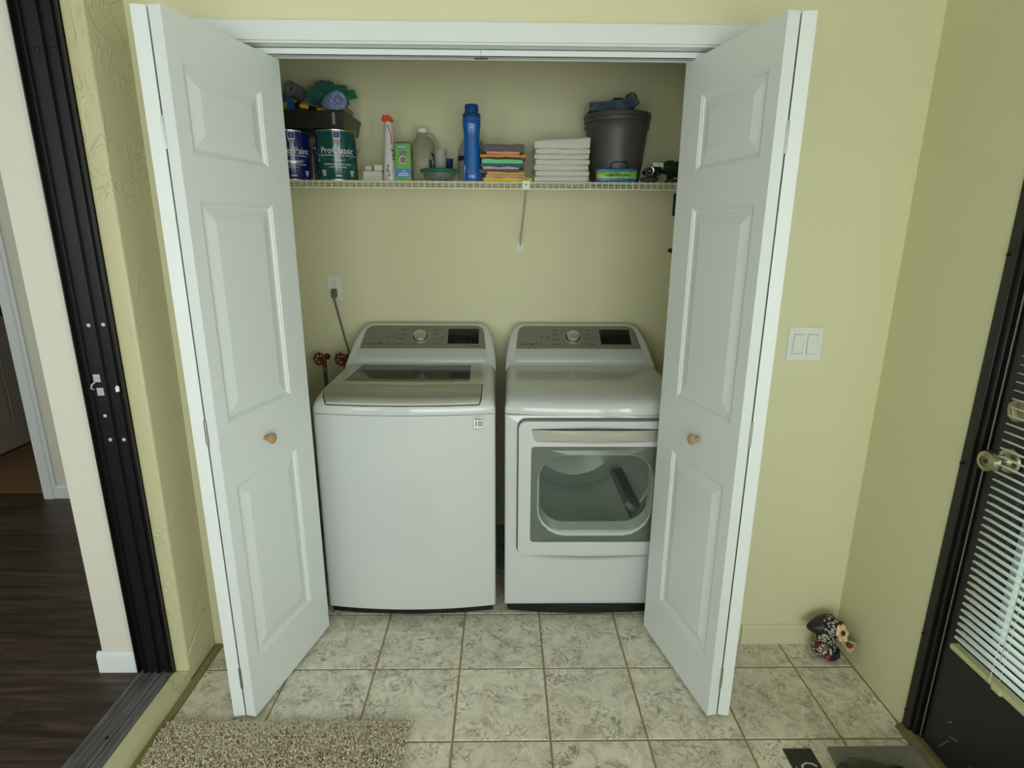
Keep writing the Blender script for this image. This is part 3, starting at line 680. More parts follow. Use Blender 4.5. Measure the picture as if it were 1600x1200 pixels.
def machine(name, label, x0, washer):
    root = thing(name, label, 'washer' if washer else 'dryer', (x0+MW/2, 2.4, 0), group=None)
    F = lambda x: front(x, x0)
    # body
    xs = [x0+g for g in GX]; zs = [.047, .3, .6, .874]
    b = MB()
    if washer:
        for i in range(len(xs)-1):
            for j in range(3):
                b.add([(xs[i], F(xs[i]), zs[j]), (xs[i+1], F(xs[i+1]), zs[j]), (xs[i+1], F(xs[i+1]), zs[j+1]), (xs[i], F(xs[i]), zs[j+1])], [(0, 1, 2, 3)])
        # rolled top edge
        for i in range(len(xs)-1):
            a, c = xs[i], xs[i+1]
            b.add([(a, F(a), .874), (c, F(c), .874), (c, F(c)+.006, .877), (a, F(a)+.006, .877)], [(0, 1, 2, 3)])
    else:
        outer = rr(x0, x0+MW, .047, .874, .001, 5); hole = rr(x0+.125, x0+.567, .392, .732, .11, 5)
        b.plate(outer, hole, F, 0, .01, ts=[0, .004, .01, .02, .04, .08, .15, .3, .5, .75, 1])
    y0 = F(x0)
    b.box(x0, x0+.001, y0, YBK, .047, .877); b.box(x0+MW-.001, x0+MW, y0, YBK, .047, .877); b.box(x0, x0+MW, YBK-.001, YBK, .047, .877)
    b.build('cabinet_body', m_appl, root, smooth=35)
    # plinth
    pl = [(x, F(x)+.016) for x in [x0+.012+k*(MW-.024)/16 for k in range(17)]]+[(x0+MW-.012, YBK-.01), (x0+.012, YBK-.01)]
    MB().prism(pl, 'z', .014, .047).build('plinth', m_black, root)
    for fx in (x0+.05, x0+MW-.05):
        for fy_ in (2.12, 2.70):
            MB().lathe([(.02, 0), (.02, .008), (.008, .010), (.008, .02)], (fx, fy_, 0), 14).build('foot', m_black, root)
    # top cover
    ds = GD
    tp = MB()
    inc = (lambda i, j: not (LIDX0-.0001 <= GX[i] < LIDX1-.0001 and LIDD0-.0001 <= ds[j] < LIDD1-.0001)) if washer else (lambda i, j: True)
    top = lambda gx, d: (x0+gx, F(x0+gx)+d*(YBK-F(x0+gx))/.718, ztop(x0+gx, d, x0))
    bot = lambda gx, d: (x0+gx, F(x0+gx)+d*(YBK-F(x0+gx))/.718, .8785)
    tp.cells(GX, ds, inc, top, bot)
    tp.build('top_cover', m_appl, root, smooth=35)
    # console
    cx = x0+MW/2
    half = [(.3390, .935), (.3385, .958), (.3350, .975), (.3300, 1.012), (.3200, 1.045), (.309, 1.072), (.299, 1.090), (.287, 1.101), (.272, 1.107), (.25, 1.110)]
    outl = [(cx-a, z) for a, z in half]+[(cx+a, z) for a, z in half[::-1]]
    yf = lambda z: 2.512+(z-.958)*1.47
    c = MB(); n = len(outl)
    R0 = [(x+(.012 if x < cx else -.012), yf(z-.006), z-.006) for x, z in outl]
    R1 = [(x+(.005 if x < cx else -.005), yf(z-.002)+.003, z-.002) for x, z in outl]
    R2 = [(x, min(yf(z)+.010, YBK-.02), z) for x, z in outl]
    R3 = [(x, YBK-.012, z-.001) for x, z in outl]; R4 = [(x+(.008 if x < cx else -.008), YBK-.002, z-.008) for x, z in outl]
    c.loft([R0, R1, R2, R3, R4]); c.build('console', m_appl2, root, smooth=50)
    RX = math.atan2(.562, .827); base = (cx, 2.5925, 1.0125)
    def slant(mb, nm, m_, h=0, **k): return mb.build(nm, m_, root, loc=(base[0], base[1]-h*.562, base[2]+h*.827), rot=(RX, 0, 0), **k)
    def ins(x, s, dz=.0008):   # world location on the slanted face relative to root
        return None
    pp = [(-.277, .003), (.277, .003), (.268, .105), (.262, .128), (.250, .142), (.232, .149), (-.232, .149), (-.250, .142), (-.262, .128), (-.268, .105)]
    pan = slant(MB().prism(pp, 'z', -.0006, .0024), 'control_panel', m_panel, bevel=.0006, seg=1); pan.scale = (1.048, 1.048, 1)
    # white glossy band under the panel
    bd = MB(); pr = [(-.078, .0), (-.076, .003), (-.055, .0065), (-.03, .0065), (-.008, .004), (-.001, .002), (-.001, 0)]
    bd.prism(pr, 'x', -.290, .290); slant(bd, 'console_band', m_appl, smooth=50)
    P = lambda mb, nm, m_, loc, **k: mb.build(nm, m_, pan, loc=loc, local=True, **k)
    kx = -.018 if washer else -.020
    kn = MB(); kn.lathe([(.041, 0), (.041, .002), (.038, .004), (.034, .0035)], (0, 0, 0), 36, cap=False); P(kn, 'dial_ring', m_silver, (kx, .074, .0024), smooth=30)
    P(MB().lathe([(.035, 0), (.035, .0025), (0, .0025)], (0, 0, 0), 32), 'dial_recess', m_black, (kx, .074, .0024), smooth=30)
    kn = MB(); kn.lathe([(.029, .002), (.0285, .018), (.0275, .0205), (.025, .0215), (0, .0215)], (0, 0, 0), 36); P(kn, 'dial_knob', mat('satin_silver', 'c9cac2', .3, metal=.6), (kx, .074, .0024), smooth=30)
    dx0, dx1, ds0, ds1 = (.107, .245, .032, .126) if washer else (.103, .238, .030, .124)
    dp = P(MB().box(dx0, dx1, ds0, ds1, 0, .0012), 'display', m_gloss, (0, 0, .0024))
    # rows of tiny unreadable legends on the display
    lm = MB(); random.seed(3 if washer else 5)
    for r_ in range(5):
        s = ds0+.012+r_*.0175
        for q in range(6):
            xx = dx0+.008+q*.022; w_ = random.uniform(.007, .015); lm.box(xx, xx+w_, s, s+.0022, 0, .0002)
    P(lm, 'lettering', m_dim, (0, 0, .0036))['kind'] = 'stuff'
    lm = MB()
    lefts = ((.121, .030), (.092, .036), (.062, .036), (.030, .040)); rights = ((.121, .034), (.092, .026), (.062, .024), (.030, .040))
    for s, w_ in lefts:
        xx = kx-.060
        for q in range(int(w_/.0055)): lm.box(xx-w_+q*.0055, xx-w_+q*.0055+.0043, s-.002, s+.0015+(.001 if q == 0 else 0), 0, .0002)
        lm.box(xx+.004, xx+.016, s-.0003, s+.0003, 0, .0002)
    for s, w_ in rights:
        xx = kx+.062
        for q in range(int(w_/.0055)): lm.box(xx+q*.0055, xx+q*.0055+.0043, s-.002, s+.0015+(.001 if q == 0 else 0), 0, .0002)
        lm.box(xx-.016, xx-.004, s-.0003, s+.0003, 0, .0002)
    P(lm, 'lettering', m_print, (0, 0, .0024))['kind'] = 'stuff'
    ic = MB()   # power and start marks
    ic.tube([(kx-.112+.0055*cos(a), .074+.0055*sin(a), .0006) for a in [rad(60+i*30) for i in range(11)]], .0008, 4)
    ic.tube([(kx-.142+.005*cos(a), .074+.005*sin(a), .0006) for a in [rad(120-i*36) for i in range(8)]], .0008, 4); ic.box(kx-.1425, kx-.1415, .064, .070, 0, .0006)
    ic.box(kx+.094, kx+.0955, .070, .078, 0, .0004); ic.box(kx+.103, kx+.1045, .070, .078, 0, .0004)
    ic.add([(kx+.0955, .070, .0003), (kx+.1015, .074, .0003), (kx+.0955, .078, .0003)], [(0, 1, 2)]); ic.box(kx+.088, kx+.108, .0605, .0620, 0, .0003)
    P(ic, 'symbol', m_print, (0, 0, .0024))['kind'] = 'stuff'
    lettering('TurboWash' if washer else 'Sensor Dry', .0105, m_print, pan, (-.262, .030, .0027), align='LEFT')
    lf_ = MB()   # leaf emblem and small pictograms after the words
    lx = -.197 if washer else -.205
    lf_.lathe([(.006, 0), (.006, .0004), (0, .0004)], (lx, .030, 0), 14, sq=.55); lf_.lathe([(.004, 0), (.004, .0005), (0, .0005)], (lx+.006, .033, 0), 14, sq=.6)
    for q in range(4 if washer else 2):
        xx = lx+.018+q*.0145; lf_.box(xx, xx+.001, .026, .035, 0, .0003); lf_.box(xx, xx+.006, .0345, .0355, 0, .0003); lf_.box(xx, xx+.006, .0255, .0265, 0, .0003); lf_.box(xx+.003, xx+.004, .028, .033, 0, .0003)
    P(lf_, 'symbol', m_print, (0, 0, .0024))['kind'] = 'stuff'
    gl = MB(); gl.tube([(-.246+.007*cos(a), .121+.007*sin(a), .0003) for a in [rad(i*24) for i in range(15)]], .0007, 4, closed=True); P(gl, 'emblem', m_faint, (0, 0, .0024))
    lettering('LG', .014, m_faint, pan, (-.233, .121, .0027), align='LEFT')
    if washer:
        lb = MB()
        for q in range(9): lb.box(.205+q*.0048, .205+q*.0048+.0036, .014, .0175, 0, .0002)
        lb.lathe([(.003, 0), (.003, .0003), (0, .0003)], (.193, .016, 0), 10); P(lb, 'lettering', m_print, (0, 0, .0024))['kind'] = 'stuff'
        # ---- lid
        LE = [(0, .056), (.012, .050), (.03, .040), (.06, .032), (.10, .028), (.15, .027), (.52, .046)]; RE = [(0, .624), (.012, .628), (.03, .631), (.15, .631), (.52, .616)]
        lidc = lambda t, d: x0+(interp(d, LE)+interp(d, RE))/2+t*(interp(d, RE)-interp(d, LE))/2
        G2T = [-1, -.985, -.96]+[-.842+(.842+.835)*k/10 for k in range(11)]+[.94, .975, 1]
        G2D = [.008, .013, .020, .028, .04, .055, .07, .085, .10, .12, .14, .155, .19, .23, .28, .34, .40, .455, .485, .502]
        def P3(t, d, o):
            x = lidc(t, d); gx = x-x0; y0_ = F(x); dd = d*(YBK-y0_)/.718
            return (x, y0_+dd, ztop(x0+min(max(gx, .05), .636), d, x0)+o)
        isg = lambda i, j: -.842-1e-6 <= G2T[i] < .835-1e-6 and .19-1e-6 <= G2D[j] < .455-1e-6
        MB().cells(G2T, G2D, lambda i, j: G2D[j] >= .155-1e-6 and not isg(i, j), lambda u, v: P3(u, v, .004), lambda u, v: P3(u, v, -.008)).build(
            'lid_frame', mat('lid_grey', 'b4b5a4', .22, coat=.4), root, smooth=35)
        hp = lambda d: interp(d, [(.008, -.006), (.013, .002), (.020, .006), (.028, .008), (.04, .009), (.07, .009), (.14, .0065), (.155, .003)])
        MB().cells([-1.012, -.9, 0, .9, 1.012], [.004, .02, .05, .10, .16, .3, .505], lambda i, j: True, lambda u, v: P3(u, v, .0022), lambda u, v: P3(u, v, -.006)).build('lid_shade_slab', m_print, root, smooth=40) if False else None
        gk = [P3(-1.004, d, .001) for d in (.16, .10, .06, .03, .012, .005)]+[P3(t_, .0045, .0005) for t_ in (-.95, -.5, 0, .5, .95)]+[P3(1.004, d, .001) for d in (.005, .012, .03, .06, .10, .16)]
        MB().tube(gk, .0022, 6).build('handle_shade_line', m_print, root, smooth=60)  # black tube put in as the dark line shaded under the handle
        MB().cells(G2T, G2D, lambda i, j: G2D[j] < .155-1e-6, lambda u, v: P3(u, v, hp(v)), lambda u, v: P3(u, v, -.020)).build('lid_handle', m_silver, root, smooth=40, label='brushed silver lid handle')
        MB().cells([-.836, -.6, -.3, 0, .3, .6, .829], [.1925, .25, .32, .39, .4525], lambda i, j: True, lambda u, v: P3(u, v, .003), lambda u, v: P3(u, v, -.001)).build(
            'lid_glass', pane_mat('tinted_lid_glass', 'b4bab6', 0, 1.9), root, smooth=35, label='tinted glass lid pane')
        # tub
        tc_ = (x0+MW/2, 2.36, 0)
        MB().lathe([(.262, .890), (.255, .897), (.245, .890), (.238, .85), (.238, .45), (.05, .43), (0, .43)], tc_, 48).build('wash_tub', mat('tub_steel', '6d7070', .35, metal=.8), root, smooth=40, label='steel wash tub')
        MB().lathe([(.07, .43), (.05, .50), (.03, .62), (.02, .63), (0, .63)], tc_, 24).build('agitator', mat('tub_grey', '8a8d8d', .4), root, smooth=40)
        wl = MB(); wl.box(x0+.06, x0+.068, 2.10, 2.49, .60, .930); wl.box(x0+.618, x0+.626, 2.10, 2.49, .60, .930); wl.box(x0+.06, x0+.626, 2.492, 2.50, .60, .930)
        wl.build('well_wall', mat('well_grey', '44484a', .4), root)
        # warranty sticker
        sk = thing('energy_sticker', 'small white square sticker reading 10 on the washer front', 'sticker', (x0+.621, F(x0+.621), .842)) if False else None
        sx0, sx1, sz0, sz1 = x0+.602, x0+.640, .817, .869
        MB().plate(rr(sx0, sx1, sz0, sz1, .002, 2), None, F, -.0005, 0).build('sticker_border', m_print, root)
        MB().plate(rr(sx0+.0012, sx1-.0012, sz0+.0012, sz1-.0012, .0015, 2), None, F, -.0009, 0).build('sticker', m_printw, root, label='small white sticker reading 10')
        yy = F(sx0)-.0022; bm_ = MB()
        for q in range(7): bm_.box(sx0+.004+q*.0044, sx0+.0074+q*.0044, yy, yy+.0005, sz1-.0115, sz1-.0085)
        for q in range(5): bm_.box(sx0+.009+q*.0042, sx0+.0120+q*.0042, yy, yy+.0005, sz1-.0060, sz1-.0045)
        for q in range(6): bm_.box(sx0+.006+q*.0046, sx0+.0094+q*.0046, yy, yy+.0005, sz0+.0040, sz0+.0052)
        bm_.build('lettering', m_print, root)['kind'] = 'stuff'
        o = lettering('10', .030, m_print, root, Vector(((sx0+sx1)/2, yy-.0004, (sz0+sz1)/2-.003))-origin(root), (rad(90), 0, 0)); o['kind'] = 'stuff'
    else:
        # ---- dryer door
        dr = MB(); outer = rr(x0+.052, x0+.634, .296, .856, .030, 5); wnd = rr(x0+.100, x0+.586, .356, .757, .014, 5)
        dr.plate(outer, wnd, F, -.020, .0, ts=[0, .03, .1, .5, 1])
        for i in range(len(dr.v)): pass
        dr.build('door_frame', m_appl, root, bevel=.004, seg=2, smooth=40, label='white dryer door frame')
        sh = MB().plate(rr(x0+.047, x0+.639, .289, .861, .033, 5), None, F, -.0012, 0).build('door_seam', mat('seam_grey', '6c706c', .5), root) if False else None
        sm_ = MB().plate(rr(x0+.0465, x0+.6395, .290, .8615, .034, 5), rr(x0+.06, x0+.626, .31, .845, .028, 5), F, -.0015, 0, ts=[0, .5, 1]).build('door_seal', mat('seal_grey', '5a5e5a', .6), root)
        # handle recess
        hpts = [(x0+.101, .826), (x0+.104, .800), (x0+.112, .782), (x0+.122, .778), (x0+.33, .775), (x0+.564, .778), (x0+.574, .782), (x0+.582, .800), (x0+.585, .826), (x0+.33, .829)]
        MB().plate(hpts, None, F, -.0206, -.018).build('handle', mat('satin_handle', 'a6a69a', .5, metal=.25), root, label='wide brushed silver door handle')
        MB().plate([(x0+.100, .8265), (x0+.102, .8245), (x0+.33, .8275), (x0+.584, .8245), (x0+.586, .8265), (x0+.33, .8325)], None, F, -.0213, -.018).build('handle_shadow_strip', m_print, root)  # black strip painted for the shadow along the handle's top edge
        octo = rr(x0+.128, x0+.570, .402, .727, .105, 5); rim2 = rr(x0+.1262, x0+.5725, .388, .7285, .110, 5)
        MB().plate(rr(x0+.1005, x0+.5855, .3565, .7565, .0135, 5), rim2, F, -.015, -.010, ts=[0, .5, 1]).build('window_border', mat('window_grey_green', '626c62', .12), root, label='glossy grey-green window border')
        MB().plate(rim2, octo, F, -.0152, -.010, ts=[0, .5, 1]).build('window_rim', mat('rim_pale', 'b9c2ba', .25), root)
        bw = MB(); o2 = rr(x0+.138, x0+.562, .428, .722, .09, 5)
        bw.loft([[(x, F(x)-.0135, z) for x, z in octo], [(x, F(x)-.012, z) for x, z in rr(x0+.131, x0+.567, .410, .725, .087, 5)], [(x, F(x)+.025, z) for x, z in o2]], cap0=False, cap1=False)
        bw.build('window_bowl', mat('bowl_grey', 'c3cbc4', .2), root, smooth=40)
        MB().plate(octo, None, F, -.0143, -.0125).build('window_glass', pane_mat('dryer_glass', 'e6ece6', 0, 2.1), root, label='dark curved window glass')
        dcx, dcz = x0+MW/2, .585
        drum = MB(); drum.lathe([(.235, 2.06), (.245, 2.075), (.255, 2.08), (.262, 2.10), (.262, 2.16), (.268, 2.165), (.268, 2.175), (.262, 2.18), (.262, 2.60), (.22, 2.64), (0, 2.65)], (dcx, 0, dcz), 56, 'y', cap=False)
        drum.build('drum', mat('drum_enamel', 'd8dcd6', .25, metal=.3), root, smooth=40)
        for a in (200, 320, 80):
            bf = MB(); a_ = rad(a); c0 = Vector((dcx+.262*cos(a_), 0, dcz+.262*sin(a_))); inn = Vector((-cos(a_), 0, -sin(a_))); tg = Vector((-sin(a_), 0, cos(a_)))
            R = []
            for yy, h in ((2.14, .012), (2.17, .05), (2.5, .05), (2.55, .012)):
                R.append([tuple(c0+tg*t+inn*hh+Vector((0, yy, 0))) for t, hh in ((-.035, 0), (-.012, h), (.012, h), (.035, 0))])
            bf.loft(R); bf.build('baffle', mat('baffle_grey', '7d827e', .4), root, smooth=50)
        # lower recess lip
        rl = [(x0+.075, .291), (x0+.2, .286), (x0+.343, .284), (x0+.486, .286), (x0+.611, .291), (x0+.60, .2845), (x0+.486, .276), (x0+.343, .273), (x0+.2, .276), (x0+.088, .2845)]
        MB().plate(rl, None, F, -.0012, 0).build('lower_lip', mat('lip_grey', 'aab2ac', .3), root)
    return root
machine('washing_machine', 'white top-load washing machine with glass lid and silver console, left of the dryer', -.716, True)
machine('clothes_dryer', 'white front-load clothes dryer with a dark window door, right of the washer', .006, False)

# ================================================================ WALL FITTINGS
m_plast = mat('white_plate_plastic', 'e2e6de', .3)
def U(mb, nm, m_, parent, **k): return mb.build(nm, m_, parent, **k)
ol = thing('wall_outlet', 'white duplex outlet on the closet wall above the washer hose valves', 'outlet', (-.817, YB, 1.273))
bx('cover_plate', m_plast, ol, -.852, -.782, YB-.005, YB, 1.215, 1.330, bevel=.002)
for z in (1.295, 1.250):
    r_ = MB(); r_.lathe([(.0165, -.005), (.0165, -.0065), (.0155, -.0072), (0, -.0072)], (-.817, YB, z), 24, 'y'); f_ = r_.build('receptacle', m_plast, ol, smooth=30)
    s_ = MB(); s_.box(-.824, -.8222, YB-.0077, YB-.0072, z+.002, z+.010); s_.box(-.8118, -.810, YB-.0077, YB-.0072, z+.003, z+.009); s_.lathe([(.0024, -.0072), (.0024, -.0078), (0, -.0078)], (-.817, YB, z-.006), 10, 'y')
    s_.build('slot', m_black, f_)
MB().lathe([(.003, -.005), (.0025, -.0062), (0, -.0062)], (-.817, YB, 1.2725), 10, 'y').build('screw', m_steel, ol)
m_cord = mat('grey_cord_rubber', '66645a', .5)
pc_ = thing('power_cord', 'grey power cord plugged into the outlet and running down behind the washer', 'power cord', (-.817, YB-.02, 1.24))
pg = MB(); pg.loft([[(-.817+a*w_, YB-d, 1.250+b*h_-.004*k) for a, b in ((-1, -1), (1, -1), (1, 1), (-1, 1))] for k, (d, w_, h_) in enumerate(((.0085, .013, .018), (.022, .0135, .019), (.030, .011, .018), (.034, .008, .014)))])
pg.build('plug', m_cord, pc_, bevel=.003, label='grey moulded plug')
MB().tube(curve_pts([(-.817, YB-.024, 1.236), (-.816, YB-.022, 1.215), (-.806, YB-.012, 1.15), (-.783, YB-.010, 1.03), (-.762, YB-.011, .93), (-.75, YB-.012, .80), (-.745, YB-.012, .6)], 6), .0046, 8).build('cable', m_cord, pc_, smooth=60)
m_red = mat('red_valve_paint', '7d2420', .4, bump=.3, bscale=200)
def valve(name, label, x, z):
    v = thing(name, label, 'valve', (x, YB, z), group=None)
    w = MB(); n = 28; w.tube([((.0265+.0022*cos(8*2*pi*k/n))*cos(2*pi*k/n), 0, (.0265+.0022*cos(8*2*pi*k/n))*sin(2*pi*k/n)) for k in range(n)], .0052, 8, closed=True)
    for a in (20, 92, 164, 236, 308): w.tube([(0, .003, 0), (.013*cos(rad(a)), .002, .013*sin(rad(a))), (.026*cos(rad(a)), 0, .026*sin(rad(a)))], .0035, 6)
    w.lathe([(.008, -.006), (.008, .006)], (0, 0, 0), 14, 'y')
    w.build('hand_wheel', m_red, v, loc=(x, YB-.085, z), rot=(rad(-10), 0, rad(-14)), smooth=50)
    b = MB(); b.tube([(x+.002, YB-.082, z), (x+.010, YB-.045, z-.004), (x+.014, YB, z-.006)], .008, 12)
    b.lathe([(.016, -.006), (.016, 0)], (x+.014, YB, z-.006), 16, 'y'); b.tube([(x+.010, YB-.045, z-.006), (x+.012, YB-.048, z-.05)], .010, 12)
    b.tube([(x+.010, YB-.045, z-.004), (x+.028, YB-.045, z+.008)], .0085, 10)
    b.build('valve_body', mat('dull_brass', '6b5a3a', .4, metal=.8), v, smooth=50)
    h = MB(); h.tube([(x+.012, YB-.048, z-.05), (x+.012, YB-.048, z-.068)], .011, 12); h.build('hose_nut', m_steel, v, smooth=40)
    MB().tube(curve_pts([(x+.012, YB-.048, z-.06), (x+.016, YB-.05, z-.15), (x+.03, YB-.045, z-.30), (x+.05, YB-.035, z-.45)], 5), .009, 10).build('hose', mat('hose_braid', '73736c', .4, metal=.5, bump=.6, bscale=300), v, smooth=60, label='grey braided hose')
valve('water_valve', 'red wheel water valve farther from the washer console', -.893, .938)
valve('water_valve', 'red wheel water valve beside the washer console below the cord', -.790, .936)

sw = thing('light_switch', 'white double rocker light switch plate on the cream wall right of the closet', 'light switch', (1.0115, YW, 1.18))
bx('cover_plate', m_plast, sw, .953, 1.070, YW-.005, YW, 1.122, 1.238, bevel=.002)
for xx, fl in ((.988, 1), (1.035, -1)):
    bx('rocker_recess', mat('recess_grey', '8d938a', .5), sw, xx-.0175, xx+.0175, YW-.0054, YW-.004, 1.1465, 1.2135)
    MB().prism([(YW-.0054, 1.148), (YW-.0054, 1.212), (YW-.0095 if fl > 0 else YW-.006, 1.212), (YW-.0074, 1.18), (YW-.006 if fl > 0 else YW-.0095, 1.148)], 'x', xx-.0162, xx+.0162).build('rocker', m_plast, sw, bevel=.0006, seg=1)
for xx in (.988, 1.035):
    for z in (1.130, 1.229): MB().lathe([(.003, -.005), (.0028, -.0060), (0, -.0062)], (xx, YW, z), 10, 'y').build('screw', m_plast, sw)

# black rail at the right closet wall, hanging
hk = thing('broom_holder', 'black broom grip fixed to the closet wall under the right end of the shelf', 'holder', (.81, YB, 1.66))
bx('back_plate', m_black, hk, .795, .835, YB-.012, YB, 1.615, 1.715, bevel=.002)
bx('grip', m_black, hk, .803, .827, YB-.035, YB-.012, 1.625, 1.66, bevel=.003)
hk2 = thing('wall_hook', 'small black hook low on the closet wall at the edge of the right door', 'hook', (.80, YB, 1.45))
MB().lathe([(.010, 0), (.010, -.004), (.005, -.008), (.005, -.02), (.011, -.026), (.010, -.032), (0, -.034)], (.797, YB, 1.456), 16, 'y').build('peg', m_black, hk2, smooth=40)

# ================================================================ WIRE SHELF
SZ, SYF = 1.7435, 2.490
sh = thing('wire_shelf', 'long white ventilated wire shelf above the washer and dryer', 'shelf', (0, 2.64, SZ))
wr_ = None; x = CXL+.006; k = 0
while x < CXR-.004:
    if wr_ is None:
        w = MB(); w.tube([(0, YB-2.64-.004, -.0036), (0, SYF-2.64+.004, -.0036), (0, SYF-2.64, -.0058), (0, SYF-2.64, -.0335)], .0019, 6)
        wr_ = w.build('wire', m_wire, sh, loc=(x, 2.64, SZ), smooth=60)
    else: dup(wr_, parent=sh, loc=(x, 0, 0))
    x += .0254; k += 1
for yy, zz, r_ in ((SYF+.002, -.0075, .0026), (SYF+.002, -.0335, .0026), (2.56, -.0075, .0022), (2.67, -.0075, .0022), (YB-.006, -.0075, .0026)):
    MB().tube([(CXL+.002, yy, SZ+zz), (CXR-.002, yy, SZ+zz)], r_, 8).build('rod', m_wire, sh, smooth=60)
br = MB(); br.box(.076, .108, SYF-.004, SYF-.0025, SZ-.037, SZ+.001); br.box(.076, .108, SYF-.004, SYF+.03, SZ-.0005, SZ+.001)
bc = br.build('shelf_clip', mat('clip_white', 'dcdfd0', .4), sh, label='flat white clip plate')
MB().lathe([(.003, -.0042), (.003, -.0050), (0, -.0050)], (.092, SYF, SZ-.017), 10, 'y').build('screw', m_black, bc)
MB().tube([(.091, SYF+.004, SZ-.036), (.0885, SYF+.05, SZ-.09), (.080, YB-.012, 1.500), (.079, YB-.006, 1.475)], .0048, 10).build('brace', mat('brace_grey', 'a9ab97', .4), sh, smooth=50)
bt = MB(); bt.prism([(.066, 1.452), (.092, 1.452), (.092, 1.482), (.086, 1.494), (.072, 1.494), (.066, 1.482)], 'y', YB-.003, YB); bt.build('wall_tab', mat('clip_white', 'dcdfd0', .4), sh)
IZ = SZ+.0002-.0023+.0015   # top of the wires
IZ = SZ-.0036+.0019+.0002

# ================================================================ ITEMS ON THE SHELF
def can(name, label, x, y, R, Hh, colr, col2, big, sub, ext):
    t = thing(name, label, 'paint can', (x, y, IZ))
    m_l = mat('label_'+colr, colr, .18, coat=.3)
    MB().lathe([(R-.001, .004), (R, .006), (R, Hh-.010)], (0, 0, 0), 56, cap=False).build('label_wrap', m_l, t, local=True, smooth=40)
    b = MB(); b.lathe([(0, .0015), (R-.004, .0015), (R+.0012, 0), (R+.0015, .003), (R-.0015, .006), (R-.0015, Hh-.011), (R+.0012, Hh-.008), (R+.0016, Hh-.003), (R-.001, Hh), (R-.006, Hh-.001), (R-.007, Hh-.006), (0, Hh-.006)], (0, 0, 0), 56)
    b.build('can_body', m_steel, t, local=True, smooth=40)
    hm = MB(); n = 15
    hm.tube([((R+.006)*cos(pi+pi*q/(n-1))*1.0, -(R+.004)*abs(sin(pi*q/(n-1))), Hh*.66-.055*sin(pi*q/(n-1))) for q in range(n)], .0014, 6); hm.build('bail_handle', m_steel, t, local=True, smooth=60)
    for s in (-1, 1):
        e = MB(); e.lathe([(.008, 0), (.008, s*.004), (.004, s*.010), (.004, s*.013), (0, s*.013)], (s*(R-.001), 0, Hh*.66), 12, 'x'); e.build('handle_ear', m_steel, t, local=True, smooth=40)
    lettering(big, .0365, m_printw, t, (0, 0, Hh*.58), bend=R+.0006, stretch=.93)
    lettering(sub, .0085, m_printw, t, (0, 0, Hh*.485), bend=R+.0006)
    lettering('INTERIOR ACRYLIC LATEX', .0095, m_printw, t, (0, 0, Hh*.31), bend=R+.0006)
    lettering(ext, .0075, m_printw, t, (0, 0, Hh*.255), bend=R+.0006)
    def patch(a0, a1, z0, z1, m_, nm, off=.0006):
        q = MB(); n = 8
        for k in range(n):
            aa = a0+(a1-a0)*k/n; ab = a0+(a1-a0)*(k+1)/n; r_ = R+off
            q.add([(r_*sin(aa), -r_*cos(aa), z0), (r_*sin(ab), -r_*cos(ab), z0), (r_*sin(ab), -r_*cos(ab), z1), (r_*sin(aa), -r_*cos(aa), z1)], [(0, 1, 2, 3)])
        return q.build(nm, m_, t, local=True)
    patch(-.17, .17, Hh*.80, Hh*.945, m_printw, 'emblem_plate'); patch(-.15, .15, Hh*.82, Hh*.935, mat('emblem_blue', '1f2f86', .4), 'emblem_field', .0009)
    em = lettering('A', .016, mat('emblem_red', 'c25a6a', .4), t, (0, 0, Hh*.875), bend=R+.0012)
    lettering('SHERWIN\nWILLIAMS', .0062, m_printw, t, (0, 0, Hh*.775), bend=R+.0008)
    for s in (-1, 1):
        for q in range(3):
            a = s*.72; patch(a-.13+.02*q, a+.10-(.03*q if s > 0 else 0), Hh*.17-q*.008, Hh*.17-q*.008+.0045, m_printw, 'lettering')
    patch(-.14, .14, Hh*.075, Hh*.095, m_printw, 'lettering')
    t.rotation_euler = (0, 0, .30)
    return t
c1 = can('paint_can', 'dark blue gallon paint can at the left end of the wire shelf', -.903, 2.600, .083, .196, '101c63', '0', 'SuperPaint', 'ADVANCED PREMIUM INTERIOR', 'LATEX SATIN')
ar = MB(); n = 14
for k in range(n):
    a0 = -.9+1.8*k/n; a1 = -.9+1.8*(k+1)/n; f0 = .08-.014*(1-(k/n*2-1)**2); f1 = .08-.014*(1-((k+1)/n*2-1)**2); r_ = .0836
    ar.add([(r_*sin(a0), -r_*cos(a0), f0), (r_*sin(a1), -r_*cos(a1), f1), (r_*sin(a1), -r_*cos(a1), f1+.006+.003), (r_*sin(a0), -r_*cos(a0), f0+.006+.003)], [(0, 1, 2, 3)])
ar.build('silver_band', m_steel, c1, local=True)
c1.rotation_euler = (0, 0, .42)
c2 = can('paint_can', 'teal gallon paint can beside the white spray bottle group', -.709, 2.600, .084, .198, '0f4f4c', '0', 'ProClassic', 'INTERIOR ENAMEL FINISH FOR TRIM & DOORS', 'LATEX SATIN ENAMEL')
c2['label'] = 'teal green gallon paint can between the caulk tube and the folded white cloths'
lettering('R', .022, mat('gold_print', 'cfc69a', .4), c2, (-.003, 0, .083), bend=.0846, shear=.3); lettering('x', .018, mat('gold_print', 'cfc69a', .4), c2, (.006, 0, .078), bend=.0847, shear=.3)

